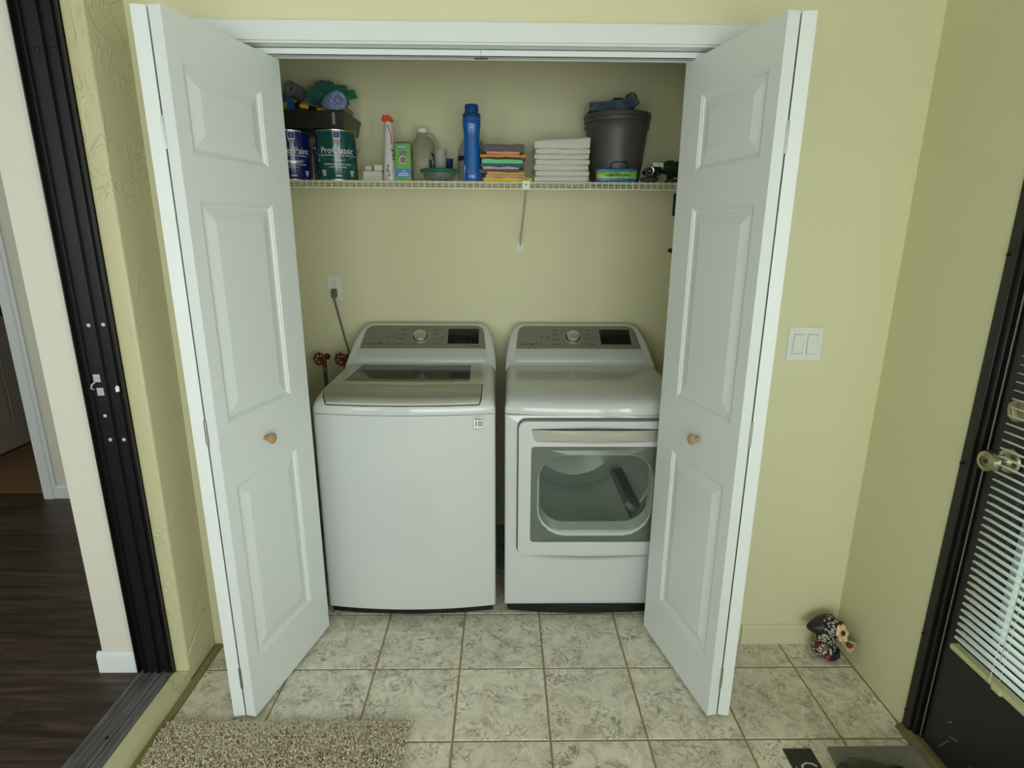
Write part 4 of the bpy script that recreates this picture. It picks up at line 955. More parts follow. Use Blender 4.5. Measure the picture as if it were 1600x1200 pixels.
tb_ = thing('caulk_tube', 'dark caulk tube with a pale cap standing between the two paint cans', 'caulk tube', (-.808, 2.675, IZ))
MB().lathe([(.022, 0), (.0225, .003), (.0225, .150), (.020, .152)], (0, 0, 0), 24).build('tube_body', mat('tube_print', '22243a', .3, var=.7, vscale=40, color2='8f9098', coat=.3), tb_, local=True, smooth=40)
MB().lathe([(.0195, .150), (.0195, .182), (.0165, .188), (0, .189)], (0, 0, 0), 24).build('cap', mat('cap_grey', 'b9bab2', .35), tb_, local=True, smooth=40)

# tray standing on the cans
TZ = IZ+.1985
m_tray = mat('dark_tray_metal', '24211c', .35, metal=.3)
ty = thing('paint_tray', 'dark paint tray resting across the two paint cans', 'tray', (-.80, 2.66, TZ))
def open_tray(mb, x0, x1, y0, y1, z0, z1, fl, t=.002):
    o = [(x0, y0), (x1, y0), (x1, y1), (x0, y1)]; i = [(x0+fl, y0+fl), (x1-fl, y0+fl), (x1-fl, y1-fl), (x0+fl, y1-fl)]
    mb.loft([[(a, b, z0) for a, b in i], [(a, b, z1) for a, b in o], [(a+(t if a < x1 else -t), b+(t if b < y1 else -t), z1) for a, b in o],
             [(a+(t if a < x1-fl else -t), b+(t if b < y1-fl else -t), z0+t) for a, b in i]])
tm_ = MB(); open_tray(tm_, -.985, -.640, 2.500, 2.775, TZ, TZ+.062, .012); tm_.build('tray_body', m_tray, ty)
rm = MB(); rm.tube([(-.985, 2.50, TZ+.062), (-.64, 2.50, TZ+.062), (-.64, 2.775, TZ+.062), (-.985, 2.775, TZ+.062)], .003, 6, closed=True); rm.build('rolled_rim', m_tray, ty, smooth=50)
for xx in (-.86,): MB().lathe([(.004, 0), (.003, -.002), (0, -.002)], (xx, 2.508, TZ+.035), 10, 'y').build('rivet', m_steel, ty)
bx('price_sticker', m_steel, ty, -.690, -.678, 2.497, 2.4995, TZ+.012, TZ+.055)
wb_ = thing('wooden_box', 'small tan wooden box with dark edges lying in the paint tray under the green cloth', 'box', (-.685, 2.70, TZ+.004))
bx('box_body', mat('tan_plywood', 'a08d68', .6, var=.2, vscale=20, bump=.1), wb_, -.728, -.664, 2.625, 2.740, TZ+.004, TZ+.100)
eg = MB()
for z in (TZ+.100,): eg.tube([(-.728, 2.625, z), (-.664, 2.625, z), (-.664, 2.740, z), (-.728, 2.740, z)], .0018, 5, closed=True)
eg.build('edge_strip', m_black, wb_)

def ring_roll(name, label, cat, c, R, r, w, axis_euler, m_out, m_in):
    t = thing(name, label, cat, c)
    o = MB(); o.lathe([(r+.003, -w/2), (R, -w/2), (R, w/2), (r+.003, w/2)], (0, 0, 0), 36, cap=False); k = o.build('tape', m_out, t, local=True, rot=axis_euler, smooth=40)
    i = MB(); i.lathe([(r, -w/2), (r+.003, -w/2), (r+.003, w/2), (r, w/2), (r, -w/2)], (0, 0, 0), 36, cap=False); i.build('core', m_in, t, local=True, rot=axis_euler, smooth=40)
    return t
ring_roll('masking_tape', 'roll of blue painter tape leaning in the paint tray', 'tape', (-.905, 2.56, TZ+.083), .050, .034, .024, (rad(72), rad(0), rad(-20)), mat('painter_blue', '1d4fa0', .5, bump=.1), mat('kraft', '6f675a', .8))
ring_roll('duct_tape', 'grey roll seen end on, topmost of the pile in the paint tray', 'tape', (-.880, 2.655, TZ+.164), .031, .013, .075, (rad(84), rad(0), rad(-16)), mat('duct_grey', '6a6c72', .4), mat('core_grey', '8f8c84', .7))
def blob(c, sx, sy, sz, seed, amp=.25, fr=2.0, nu=28, nv=18, flat=None):
    mb = MB(); vs = []; fs = []
    for j in range(nv+1):
        th_ = pi*j/nv
        for i in range(nu):
            ph = 2*pi*i/nu; d = Vector((sin(th_)*cos(ph), sin(th_)*sin(ph), cos(th_)))
            k = 1+amp*noise.noise(d*fr+Vector((seed, 0, 0)))+amp*.5*noise.noise(d*fr*2.3+Vector((0, seed, 0)))
            x, y_, z = c[0]+d.x*sx*k, c[1]+d.y*sy*k, c[2]+d.z*sz*k
            if flat is not None: z = max(z, flat)
            vs.append((x, y_, z))
    for j in range(nv):
        for i in range(nu): fs.append((j*nu+i, (j+1)*nu+i, (j+1)*nu+(i+1) % nu, j*nu+(i+1) % nu))
    return mb.add(vs, fs)
m_green = mat('green_cloth', '14705a', .8, bump=.5, bscale=200, sheen=.3)
def drape(x0, x1, y0, y1, zf, seed, nx=36, ny=22, amp=.012, th=.0015):
    us = [x0+(x1-x0)*i/nx for i in range(nx+1)]; vs = [y0+(y1-y0)*i/ny for i in range(ny+1)]
    h = lambda u, v: zf(u, v)+amp*noise.noise(Vector((u*28, v*14, seed)))+amp*.6*noise.noise(Vector((u*60+v*40, v*20, seed+4)))
    e = lambda u, v: .008*noise.noise(Vector((u*30, v*30, seed+9)))
    return MB().cells(us, vs, lambda i, j: True, lambda u, v: (u+e(u, v), v+e(v, u), h(u, v)+th), lambda u, v: (u+e(u, v), v+e(v, u), h(u, v)))
gc = blob((-.742, 2.675, TZ+.152), .088, .060, .046, 3, .42, 2.6, 56, 34, flat=TZ+.1025)
gc.v = [(x, y, z+.010*noise.noise(Vector((x*60, y*25, z*70)))*(z > TZ+.112)) for x, y, z in gc.v]
tag(gc.build('cloth', m_green, smooth=70), 'dark green crumpled cloth heaped on the wooden box in the paint tray', 'cloth')
tag(blob((-.895, 2.700, TZ+.068), .055, .050, .062, 5, .2, flat=TZ+.004).build('cloth', mat('dark_rag', '1a1a20', .8, bump=.4), smooth=60), 'nearly black rag bunched in the paint tray under the grey roll', 'cloth')
tag(blob((-.785, 2.69, TZ+.048), .045, .050, .046, 8, .2, flat=TZ+.004).build('cloth', mat('black_rag', '121216', .8, bump=.4), smooth=60), 'black rag bunched under the green cloth in the tray', 'cloth')
kn_ = thing('utility_knife', 'yellow and black utility knife lying across the front of the tray', 'knife', (-.765, 2.525, TZ+.072))
m_yel = mat('yellow_plastic', 'd9a520', .4)
for nm, a, b, m_, hh in (('handle', -.060, -.022, m_yel, .0085), ('grip', -.022, .014, m_black, .0095), ('handle', .014, .055, m_yel, .0075)):
    MB().prism([(a, -hh), (b, -hh*.9), (b, hh*.9), (a, hh)], 'y', -.011, .011).build(nm, m_, kn_, local=True, rot=(0, rad(13), rad(-8)), bevel=.003)
bt_ = thing('wooden_stirrer', 'pale wooden paint stirrer lying in the front of the tray', 'stirrer', (-.86, 2.515, TZ+.066))
MB().box(-.09, .06, -.010, .010, -.002, .002).build('stick', mat('pale_stick', 'a59372', .6), bt_, local=True, rot=(rad(20), 0, rad(4)), bevel=.001)
rl_ = thing('roller_cover', 'fuzzy blue paint roller cover lying at the right corner of the tray', 'roller cover', (-.690, 2.545, TZ+.101))
E2 = (rad(90), 0, rad(32))
m_fuz = mat('blue_fuzz', '93a9cf', .9, var=.6, vscale=110, color2='2c5398', bump=1.0, bscale=300, sheen=.4)
MB().lathe([(.019, -.065), (.032, -.066), (.036, -.058), (.037, 0), (.036, .05), (.030, .058), (.019, .056)], (0, 0, 0), 30).build('nap', m_fuz, rl_, local=True, rot=E2, smooth=50)
MB().lathe([(.012, .060), (.017, .060), (.018, -.067), (.013, -.067)], (0, 0, 0), 24, cap=False).build('core', mat('kraft', '6f675a', .8), rl_, local=True, rot=E2, smooth=50)

# white boxes
for q, (x0, x1, y0, y1, z0, z1, a, lb) in enumerate(((-.606, -.522, 2.60, 2.66, 0, .046, .05, 'crumpled white folded cloth low beside the teal paint can'), (-.596, -.566, 2.61, 2.65, .0465, .068, -.1, 'small white jar cap resting on the left of the folded white cloth'), (-.560, -.520, 2.605, 2.65, .0465, .072, .12, 'little white folded packet resting on the right of the white cloth'))):
    c = ((x0+x1)/2, (y0+y1)/2, IZ+z0)
    t = tag(MB().loft([[(sx*(x1-x0)/2*k, sy*(y1-y0)/2*k, z) for sx, sy in ((-1, -1), (1, -1), (1, 1), (-1, 1))] for z, k in ((0, .97), ((z1-z0)*.5, 1.02), (z1-z0, .94))]).build('napkin_pack' if q != 1 else 'jar_cap', mat('offwhite_paper', 'cfcfc2', .7, bump=.4, bscale=60), loc=c, rot=(0, 0, a), bevel=.005), lb, 'packet' if q != 1 else 'cap')

# spray bottle
sb = thing('spray_bottle', 'tall white spray bottle with an orange trigger head', 'spray bottle', (-.486, 2.60, IZ))
rings = []
for z, a, b in ((0, .029, .020), (.004, .031, .022), (.03, .029, .021), (.10, .0245, .020), (.17, .0205, .018), (.205, .0195, .017), (.212, .016, .014)):
    rings.append([(a*cos(2*pi*k/28)*(1+.10*abs(cos(4*pi*k/28))*0), b*sin(2*pi*k/28), z) for k in range(28)])
MB().loft(rings).build('bottle', mat('white_bottle', 'd3d5cf', .3), sb, local=True, smooth=50)
MB().lathe([(.0155, .210), (.0155, .236), (.013, .238)], (0, 0, 0), 20).build('collar', mat('white_bottle', 'd3d5cf', .3), sb, local=True, smooth=40)
hd = MB(); hd.prism([(-.022, .240), (-.027, .245), (-.020, .262), (.008, .262), (.020, .250), (.020, .240), (.008, .233), (-.010, .236)], 'y', -.012, .012)
hd.build('trigger_head', mat('orange_plastic', 'd0441f', .35), sb, local=True, bevel=.003, label='orange trigger head')
gr = MB(); gr.tube([(-.0005, -.0195, .225), (.012, -.018, .19), (.014, -.0185, .15)], .0018, 6); gr.build('dip_line', mat('orange_plastic', 'd0441f', .35), sb, local=True)
sk = MB()
random.seed(9)
for (x, z, s) in ((.017, .125, .010), (.019, .107, .012), (-.002, .062, .012), (-.004, .045, .014), (.0, .028, .010), (.021, .092, .008)):
    pts = [(x+random.uniform(-s, s)*.5, 0, z+random.uniform(-s, s)*.6) for _ in range(5)]
    sk.tube([(a, -(.0225 if abs(a) < .012 else .0165)-(0.0), c) for a, b, c in curve_pts(pts, 2)], .0011, 5)
sk.build('lettering', m_print, sb, local=True)['kind'] = 'stuff'

# green bulb box
gb = thing('bulb_box', 'bright green light bulb carton with blue labels', 'carton', (-.4135, 2.575, IZ))
m_gr = mat('green_card', '5fae2c', .4)
bx('carton', m_gr, gb, -.4525, -.3880, 2.545, 2.605, IZ, IZ+.148, bevel=.001)
MB().prism([(-.4525, IZ+.148), (-.3880, IZ+.148), (-.392, IZ+.154), (-.448, IZ+.154)], 'y', 2.55, 2.60).build('top_flap', mat('dark_green_card', '1c4a22', .5), gb)
bx('side_print', mat('dark_print', '3a3f34', .4, var=.6, vscale=60, color2='8f7f5a'), gb, -.3879, -.3872, 2.550, 2.600, IZ+.006, IZ+.140)
bx('lower_label', mat('blue_card', '3f7fb8', .4), gb, -.4522, -.3883, 2.5440, 2.5449, IZ+.014, IZ+.050)
bx('upper_label', mat('blue_card', '3f7fb8', .4), gb, -.447, -.402, 2.5440, 2.5449, IZ+.128, IZ+.140)
MB().lathe([(.013, 2.5443), (.017, 2.5436), (.017, 2.5448)], (-.4200, 0, IZ+.083), 24, 'y').build('bulb_picture', mat('picture_white', 'cfcbb8', .4), gb)
MB().prism([(-.437, IZ+.070), (-.403, IZ+.070), (-.400, IZ+.092), (-.406, IZ+.104), (-.405, IZ+.118), (-.436, IZ+.118), (-.434, IZ+.104), (-.441, IZ+.092)], 'y', 2.5442, 2.5449).build('bulb_picture', mat('picture_grey', '6f7468', .4), gb)
lm = MB()
for s, a, b in ((.022, -.442, -.398), (.030, -.440, -.400), (.040, -.424, -.416), (.134, -.440, -.408)):
    x = a
    while x < b: lm.box(x, x+.0035, 2.5434, 2.5440, IZ+s-.002, IZ+s+.002); x += .005
lm.build('lettering', m_printw, gb)['kind'] = 'stuff'

# jug
jg = thing('plastic_jug', 'translucent gallon jug with a white cap behind the green carton', 'jug', (-.362, 2.730, IZ))
m_jug = mat('translucent_jug', 'c9c7a8', .35, trans=.45)
rings = []
for z, a in ((0, .060), (.005, .066), (.10, .067), (.13, .066), (.155, .058), (.18, .042), (.20, .026), (.208, .021), (.222, .020)):
    n = 32; e_ = .55 if a > .05 else 1
    rings.append([(a*math.copysign(abs(cos(2*pi*k/n))**e_, cos(2*pi*k/n)), a*math.copysign(abs(sin(2*pi*k/n))**e_, sin(2*pi*k/n)), z) for k in range(n)])
MB().loft(rings).build('jug_body', m_jug, jg, local=True, smooth=50)
MB().tube(curve_pts([(.018, 0, .205), (.040, 0, .203), (.058, 0, .180), (.064, 0, .15), (.062, 0, .125)], 5), .0075, 10).build('handle', m_jug, jg, local=True, smooth=60)
MB().lathe([(.0225, .216), (.0225, .232), (.020, .234), (0, .234)], (0, 0, 0), 24).build('cap', m_printw, jg, local=True, smooth=40)

# glass bowl with green lid, cups upon it
bo = thing('glass_bowl', 'low round glass bowl with a green plastic lid', 'bowl', (-.273, 2.580, IZ))
m_cgl = pane_mat('bowl_glass', 'cfe0d8', .02)
MB().lathe([(.052, 0), (.060, .006), (.066, .022), (.071, .040), (.069, .040), (.064, .022), (.057, .008), (0, .006)], (0, 0, 0), 40).build('bowl_body', mat('bowl_glass_solid', 'a9bdb4', .08, trans=.75), bo, local=True, smooth=50)
MB().lathe([(.069, .034), (.081, .038), (.083, .043), (.080, .049), (.074, .050), (.070, .046), (0, .046)], (0, 0, 0), 40).build('lid', mat('green_lid', '1f6b50', .3), bo, local=True, smooth=40, label='dark green lid')
mc = thing('measuring_beaker', 'frosted plastic measuring beaker standing on the green bowl lid', 'beaker', (-.268, 2.580, IZ+.0465))
MB().lathe([(0, .002), (.020, 0), (.0225, .004), (.0275, .078), (.029, .0800), (.0265, .078), (.021, .005)], (0, 0, 0), 28).build('beaker_body', mat('frosted', 'b3b6ae', .4, trans=.3), mc, local=True, smooth=50)
cu = thing('blue_cup', 'dark blue plastic cup right behind the frosted beaker', 'cup', (-.238, 2.616, IZ+.0465))
MB().lathe([(0, .002), (.016, 0), (.018, .003), (.021, .047), (.0225, .049), (.020, .047), (.017, .004)], (0, 0, 0), 24).build('cup_body', mat('navy_plastic', '14225e', .3), cu, local=True, smooth=50)
cu = thing('scoop', 'dark scoop standing behind the left of the frosted beaker', 'scoop', (-.304, 2.618, IZ+.0465))
MB().lathe([(0, .002), (.013, 0), (.015, .003), (.017, .045), (.0155, .045), (.014, .004)], (0, 0, 0), 20).build('scoop_cup', mat('smoke_plastic', '3c4250', .3), cu, local=True, smooth=50)
MB().tube([(.010, -.010, .044), (.004, -.014, .060), (-.004, -.016, .072)], .0035, 6).build('scoop_handle', m_black, cu, local=True)

# blue detergent bottle + white one behind
dt = thing('detergent_bottle', 'tall slim blue laundry bottle with a blue cap', 'bottle', (-.135, 2.585, IZ))
m_blue = mat('blue_plastic', '0f5fb2', .18, coat=.4)
rings = []
for z, a, b in ((0, .035, .024), (.004, .038, .027), (.03, .0375, .027), (.09, .0345, .025), (.15, .033, .024), (.18, .0325, .024), (.20, .0345, .025), (.225, .038, .027), (.238, .0385, .028), (.246, .037, .027)):
    rings.append([(a*cos(2*pi*k/32), b*sin(2*pi*k/32), z) for k in range(32)])
MB().loft(rings).build('bottle_body', m_blue, dt, local=True, smooth=50)
MB().lathe([(.0375, .246), (.0375, .250), (.036, .251)], (0, 0, 0), 32, sq=.74).build('neck_band', mat('violet_band', '6a5a86', .3), dt, local=True, smooth=40)
MB().lathe([(.037, .251), (.0375, .266), (.034, .270), (.029, .272), (.0285, .300), (.026, .304), (0, .304)], (0, 0, 0), 32, sq=.85).build('cap', mat('blue_cap', '124c86', .35), dt, local=True, smooth=40)
pl_ = MB(); pr = [(-.034, .004), (-.006, .004), (-.014, .03), (-.022, .05), (-.033, .075)]
pl_.add([(x, -(.0282*sqrt(max(.02, 1-(x/.0385)**2))), z) for x, z in pr], [(0, 1, 2, 3, 4)]); pl_.build('label', mat('lilac_label', 'a8a3b8', .4), dt, local=True)
sg = MB(); sg.tube([(-.008, -.0285, .225), (0, -.0287, .226), (.010, -.028, .225)], .0012, 5); sg.tube([(-.006, -.0285, .212), (.002, -.0287, .213), (.009, -.028, .212)], .0018, 5); sg.build('lettering', m_printw, dt, local=True)['kind'] = 'stuff'
wbt = thing('bleach_bottle', 'wide pale bottle with a dark blue label behind the blue laundry bottle', 'bottle', (-.140, 2.715, IZ))
rings = []
for z, a in ((0, .060), (.004, .064), (.12, .064), (.15, .060), (.18, .045), (.20, .030), (.21, .02)):
    rings.append([(a*cos(2*pi*k/32), a*.7*sin(2*pi*k/32), z) for k in range(32)])
MB().loft(rings).build('bottle_body', mat('pale_bottle', 'aeb0a8', .35, trans=.2), wbt, local=True, smooth=50)
MB().lathe([(.0645, .098), (.0645, .118)], (0, 0, 0), 32, sq=.71, cap=False).build('label_band', mat('navy_label', '1d2b4c', .4), wbt, local=True, smooth=40)
MB().lathe([(.018, .205), (.018, .225), (0, .226)], (0, 0, 0), 20).build('cap', m_printw, wbt, local=True, smooth=40)

# folded cloths
def folded(x0, x1, y0, y1, z0, z1, seed, wob=.003, front_r=.5, nlay=1):
    """a folded cloth: rounded fold towards the camera, wavy outline"""
    n = 22; mb = MB(); rings = []
    h = z1-z0; prof = []
    m_ = 7
    for k in range(m_+1):
        a = pi/2+pi*k/m_; prof.append((cos(a)*h*.5*front_r*2*.6, math.copysign(abs(sin(a))**.7, sin(a))*h*.5+h*.5))    # front fold, from top to bottom
    for i in range(n+1):
        t = i/n; x = x0+(x1-x0)*t; e = min(t, 1-t)*n
        sc_ = 1 if e > 1.5 else (.96 if e > .5 else .80)
        dz = wob*noise.noise(Vector((x*22, seed, 0))); dy = wob*1.8*noise.noise(Vector((x*18, seed, 7))); rg = []
        for a, b in prof: rg.append((x, y0+h*.3+a+dy, z0+h/2+(b-h/2)*sc_+dz*(b/h)))
        rg.append((x, y1+dy, z0+h/2-h*.42*sc_)); rg.append((x, y1+.003+dy, z0+h/2)); rg.append((x, y1+dy, z0+h/2+h*.42*sc_))
        rings.append(rg)
    return mb.loft(rings)
stack = [('ffd23f'.replace('ff', 'e0'), -.086, .118, 0, .0165, 'yellow', 'folded bright yellow cloth at the bottom of the coloured cloth stack'),
         ('d99aa0', -.076, .090, .0167, .029, 'rose', 'folded rose cloth lying on the lowest yellow cloth'),
         ('dbb845', -.070, .088, .0292, .040, 'mustard', 'folded mustard cloth under a charcoal one in the coloured stack'),
         ('5b5658', -.104, .076, .0402, .049, 'charcoal', 'thin charcoal cloth sticking out left in the middle of the coloured stack'),
         ('d9a3ae', -.088, .064, .0492, .060, 'pink', 'folded pale pink cloth under the teal one in the coloured stack'),
         ('1f6a7c', -.098, .086, .0602, .0715, 'teal', 'folded teal cloth under the mint ones'),
         ('7fce9c', -.092, .078, .0717, .089, 'mint', 'thick folded mint green cloth above the teal one'),
         ('25413a', -.076, .072, .0892, .0965, 'forest', 'thin dark green cloth on the mint one'),
         ('e0962c', -.098, .092, .0967, .109, 'orange', 'folded orange cloth in the upper coloured stack'),
         ('d99c9c', -.072, .066, .1092, .119, 'salmon', 'folded salmon cloth right under the topmost grey one'),
         ('67625f', -.084, .086, .1192, .148, 'grey', 'crumpled grey cloth topmost of the coloured stack')]
for q, (c, a, b, z0, z1, nm, lb) in enumerate(stack):
    tag(folded(a, b, 2.535+.006*(q % 3), 2.72, IZ+z0, IZ+z1-.0004, q*3.1, .0035 if q < 10 else .002).build('folded_cloth', mat('cloth_'+nm, c, .9, bump=.4, bscale=250, sheen=.3), smooth=60), lb, 'cloth', 'microfibre cloths stacked on the shelf')
tz = [0, .0235, .046, .068, .0895, .1105, .1305, .176]
ordn = ['lowest folded white towel of the white stack on the shelf', 'second lowest folded white towel of the white stack', 'third folded white towel from the bottom of the stack', 'middle folded white towel of the seven in the white stack', 'third folded white towel from the top of the stack', 'folded white towel directly under the thick topmost one', 'thick white towel topmost of the white stack beside the grey bucket']
m_tow = mat('white_terry', 'd4d6c9', .95, bump=1.0, bscale=350, sheen=.3)
for q in range(7):
    mb = folded(.128+.004*(q % 2), .357-.003*((q+1) % 2), 2.528+.002*(q % 3), 2.70, IZ+tz[q], IZ+tz[q+1]-.0002, 40+q*1.7, .0028)
    if q == 6:
        mb = folded(.126, .356, 2.525, 2.70, IZ+tz[6], IZ+tz[7]-.012, 50, .004)
        mb.v = [(x, y, z+(.014*max(0, (x-.126)/.238)**1.5 if z > IZ+tz[6]+.012 else 0)) for x, y, z in mb.v]
    tag(mb.build('folded_towel', m_tow, smooth=60), ordn[q], 'towel', 'white towels stacked on the shelf')

# bucket
bk = thing('grey_bucket', 'large dark grey plastic bucket with a thick rim', 'bucket', (.486, 2.655, IZ))
m_bk = mat('grey_bucket_plastic', '4a4b49', .42, bump=.15, bscale=500)
MB().lathe([(0, .004), (.094, .004), (.100, 0), (.106, .003), (.112, .05), (.1215, .13), (.130, .205), (.1335, .245), (.1325, .247), (.129, .205), (.105, .012), (0, .009)], (0, 0, 0), 56).build('bucket_body', m_bk, bk, local=True, smooth=45)
MB().lathe([(.1335, .244), (.1400, .246), (.1405, .256), (.1375, .258), (.1375, .262), (.1425, .264), (.1430, .276), (.141, .280), (.136, .280), (.133, .276)], (0, 0, 0), 56, cap=False).build('rim', m_bk, bk, local=True, smooth=45)
gm_ = MB()
pts = [(-.036, .0), (-.036, .052), (-.030, .062), (-.02, .066), (.02, .066), (.030, .062), (.036, .052), (.036, .0)]
gm_.tube([(x, -sqrt((.1085+z*.085)**2-x*x)-.0012, z+.016) for x, z in pts], .0035, 8); gm_.build('moulded_arch', m_black, bk, local=True, smooth=50)
for s in (-1, 1): MB().box(s*.130-.008, s*.130+.008, -.014, .014, .222, .25).build('handle_lug', m_bk, bk, local=True, bevel=.003)
BZ = IZ+.2802
tg_ = thing('zip_pouch', 'folded clear and blue plastic pouch lying on top of the grey bucket', 'pouch', (.455, 2.64, BZ))
m_pou = mat('blue_grey_vinyl', '45566a', .25, coat=.4, var=.5, vscale=30, color2='20262e')
pm = MB(); us = [-.105+.19*i/20 for i in range(21)]; vs_ = [-.09+.15*i/12 for i in range(13)]
pm.cells(us, vs_, lambda i, j: True, lambda u, v: (u, v, .032+.17*max(0, u+.02)*.9+.008*noise.noise(Vector((u*25, v*25, 1)))), lambda u, v: (u, v, .0006+max(0, u+.0)*.16))
pm.build('pouch_body', m_pou, tg_, local=True, smooth=40)
zp = MB(); zp.tube([(-.105, -.0915, .030), (0, -.0915, .036), (.085, -.0915, .046)], .0022, 6); zp.build('zip', mat('blue_zip', '2a5a8c', .4), tg_, local=True)
sp_ = thing('scrub_sponge', 'small green sponge resting on the plastic pouch', 'sponge', (.478, 2.66, BZ+.046))
MB().prism([(-.028, 0), (.026, .002), (.026, .020), (-.012, .020), (-.028, .008)], 'y', -.03, .03).build('sponge_body', mat('green_sponge', '2f4a2c', .95, bump=1, bscale=200), sp_, local=True, bevel=.002)
pk_ = thing('plastic_clamshell', 'clear plastic clamshell pack with a loop on top of the bucket', 'package', (.540, 2.66, BZ+.044))
m_clr = mat('clear_blister', 'b8beae', .15, trans=.8)
MB().loft([[(sx*a, sy*b, z) for sx, sy in ((-1, -1), (1, -1), (1, 1), (-1, 1))] for z, a, b in ((0, .034, .03), (.004, .036, .032), (.02, .026, .024), (.036, .022, .02))]).build('blister', m_clr, pk_, local=True, bevel=.004)
MB().tube(curve_pts([(-.022, -.02, .012), (-.018, -.02, .030), (-.004, -.02, .042), (.012, -.02, .040), (.022, -.02, .026), (.026, -.02, .010)], 4), .0022, 6).build('loop', m_black, pk_, local=True, smooth=60)

# wipes tub
tn = thing('wipes_tub', 'low green and blue tub standing in front of the grey bucket', 'tub', (.468, 2.512, IZ))
def orr(a, b, z, n=36, e=.5):
    return [(a*math.copysign(abs(cos(2*pi*k/n))**e, cos(2*pi*k/n)), b*math.copysign(abs(sin(2*pi*k/n))**e, sin(2*pi*k/n)), z) for k in range(n)]
MB().loft([orr(.080, .018, 0), orr(.084, .0205, .003), orr(.084, .0205, .012)]).build('tub_base', mat('tub_blue', '1b63a0', .25), tn, local=True, smooth=40)
MB().loft([orr(.0832, .0200, .012), orr(.0840, .0205, .014), orr(.0840, .0205, .036), orr(.0832, .02, .038)]).build('tub_label', mat('tub_green', '4f9c2e', .35, var=.6, vscale=60, color2='a8c84a'), tn, local=True, smooth=40)
MB().loft([orr(.084, .0207, .038), orr(.087, .0225, .040), orr(.087, .0225, .046), orr(.080, .018, .051), orr(.070, .014, .052)]).build('tub_lid', mat('tub_lid_blue', '2c7c9c', .2, coat=.4), tn, local=True, smooth=40)
lm = MB(); random.seed(2)
x = -.05
while x < .05: w_ = random.uniform(.005, .012); lm.box(x, x+w_, -.0222, -.0213, .021+random.uniform(-.002, .002), .028+random.uniform(-.002, .003)); x += w_+.002
lm.build('lettering', mat('dark_green_print', '173b14', .5), tn, local=True)['kind'] = 'stuff'

# right cluster
tag(blob((.715, 2.585, IZ+.0665), .088, .035, .020, 3, .15, 2.5).build('green_tarp', mat('dark_green_nylon', '123322', .5, bump=.4, bscale=80), smooth=50), 'rolled dark green nylon cover at the right end of the shelf', 'cover')
tag(blob((.742, 2.68, IZ+.052), .09, .055, .048, 13, .25, 3, flat=IZ).build('plastic_bag', mat('dark_bag', '2a2b28', .4, bump=.4, bscale=60), smooth=50), 'dark crumpled bag behind the green roll at the shelf end', 'bag')
hl = thing('flashlight', 'black flashlight with a chrome ring facing out beside the wipes tub', 'flashlight', (.606, 2.512, IZ+.044))
MB().lathe([(.016, .0), (.0175, .004), (.0175, .03), (.011, .045), (.011, .09)], (0, 0, 0), 28, 'y').build('barrel', m_black, hl, local=True, smooth=40)
MB().lathe([(.0185, .006), (.0195, .002), (.018, -.003), (.0145, -.002), (.0145, .002)], (0, 0, 0), 28, 'y', cap=False).build('bezel_ring', m_steel, hl, local=True, smooth=40, label='chrome ring')
MB().lathe([(.0145, .0015), (.004, .008), (.004, -.001), (0, -.001)], (0, 0, 0), 24, 'y').build('reflector', m_steel, hl, local=True, smooth=40)
tag(blob((.615, 2.548, IZ+.0125), .038, .028, .0125, 21, .2, 3, flat=IZ).build('cloth', mat('grey_glove', '44433f', .7, bump=.3), smooth=50), 'dark grey glove under the flashlight on the shelf', 'glove')
rt_ = thing('rolled_sleeve', 'tan roll seen end on beside the dark glove', 'roll', (.668, 2.530, IZ+.0185))
MB().lathe([(.013, .001), (.016, -.001), (.0175, .004), (.0175, .10), (.015, .104)], (0, 0, 0), 28, 'y').build('roll_body', mat('tan_fabric', '8f8a72', .8, bump=.3), rt_, local=True, smooth=50)
sp = MB(); sp.tube([((.0145-.0012*k*.8)*cos(k*.55), -.0008, (.0145-.0012*k*.8)*sin(k*.55)) for k in range(14)], .0008, 5); sp.build('spiral_edge', mat('dark_line', '4a4636', .8), rt_, local=True)
tag(blob((.728, 2.545, IZ+.0165), .038, .028, .0165, 31, .2, 3, flat=IZ).build('pouch', mat('black_shiny', '1b1b1c', .2, coat=.4, bump=.2), smooth=50), 'small shiny black pouch at the far right of the shelf', 'pouch')
cl = thing('white_clip', 'white plastic tag clip lying on the green roll', 'clip', (.650, 2.545, IZ+.0715))
MB().prism([(-.026, -.008), (.014, -.008), (.020, -.011), (.020, -.003), (.014, -.001), (.020, .001), (.020, .009), (.010, .007), (-.026, .009), (-.024, 0)], 'y', -.004, 0).build('clip_plate', m_printw, cl, local=True, rot=(rad(-15), 0, 0))
MB().tube([(.004, -.006, .001), (.012, -.010, -.012), (.017, -.011, -.020)], .0013, 6).build('clip_tail', m_printw, cl, local=True)
MB().lathe([(.003, -.0045), (.003, -.0052), (0, -.0052)], (.003, 0, .001), 10, 'y').build('clip_hole', m_black, cl, local=True)

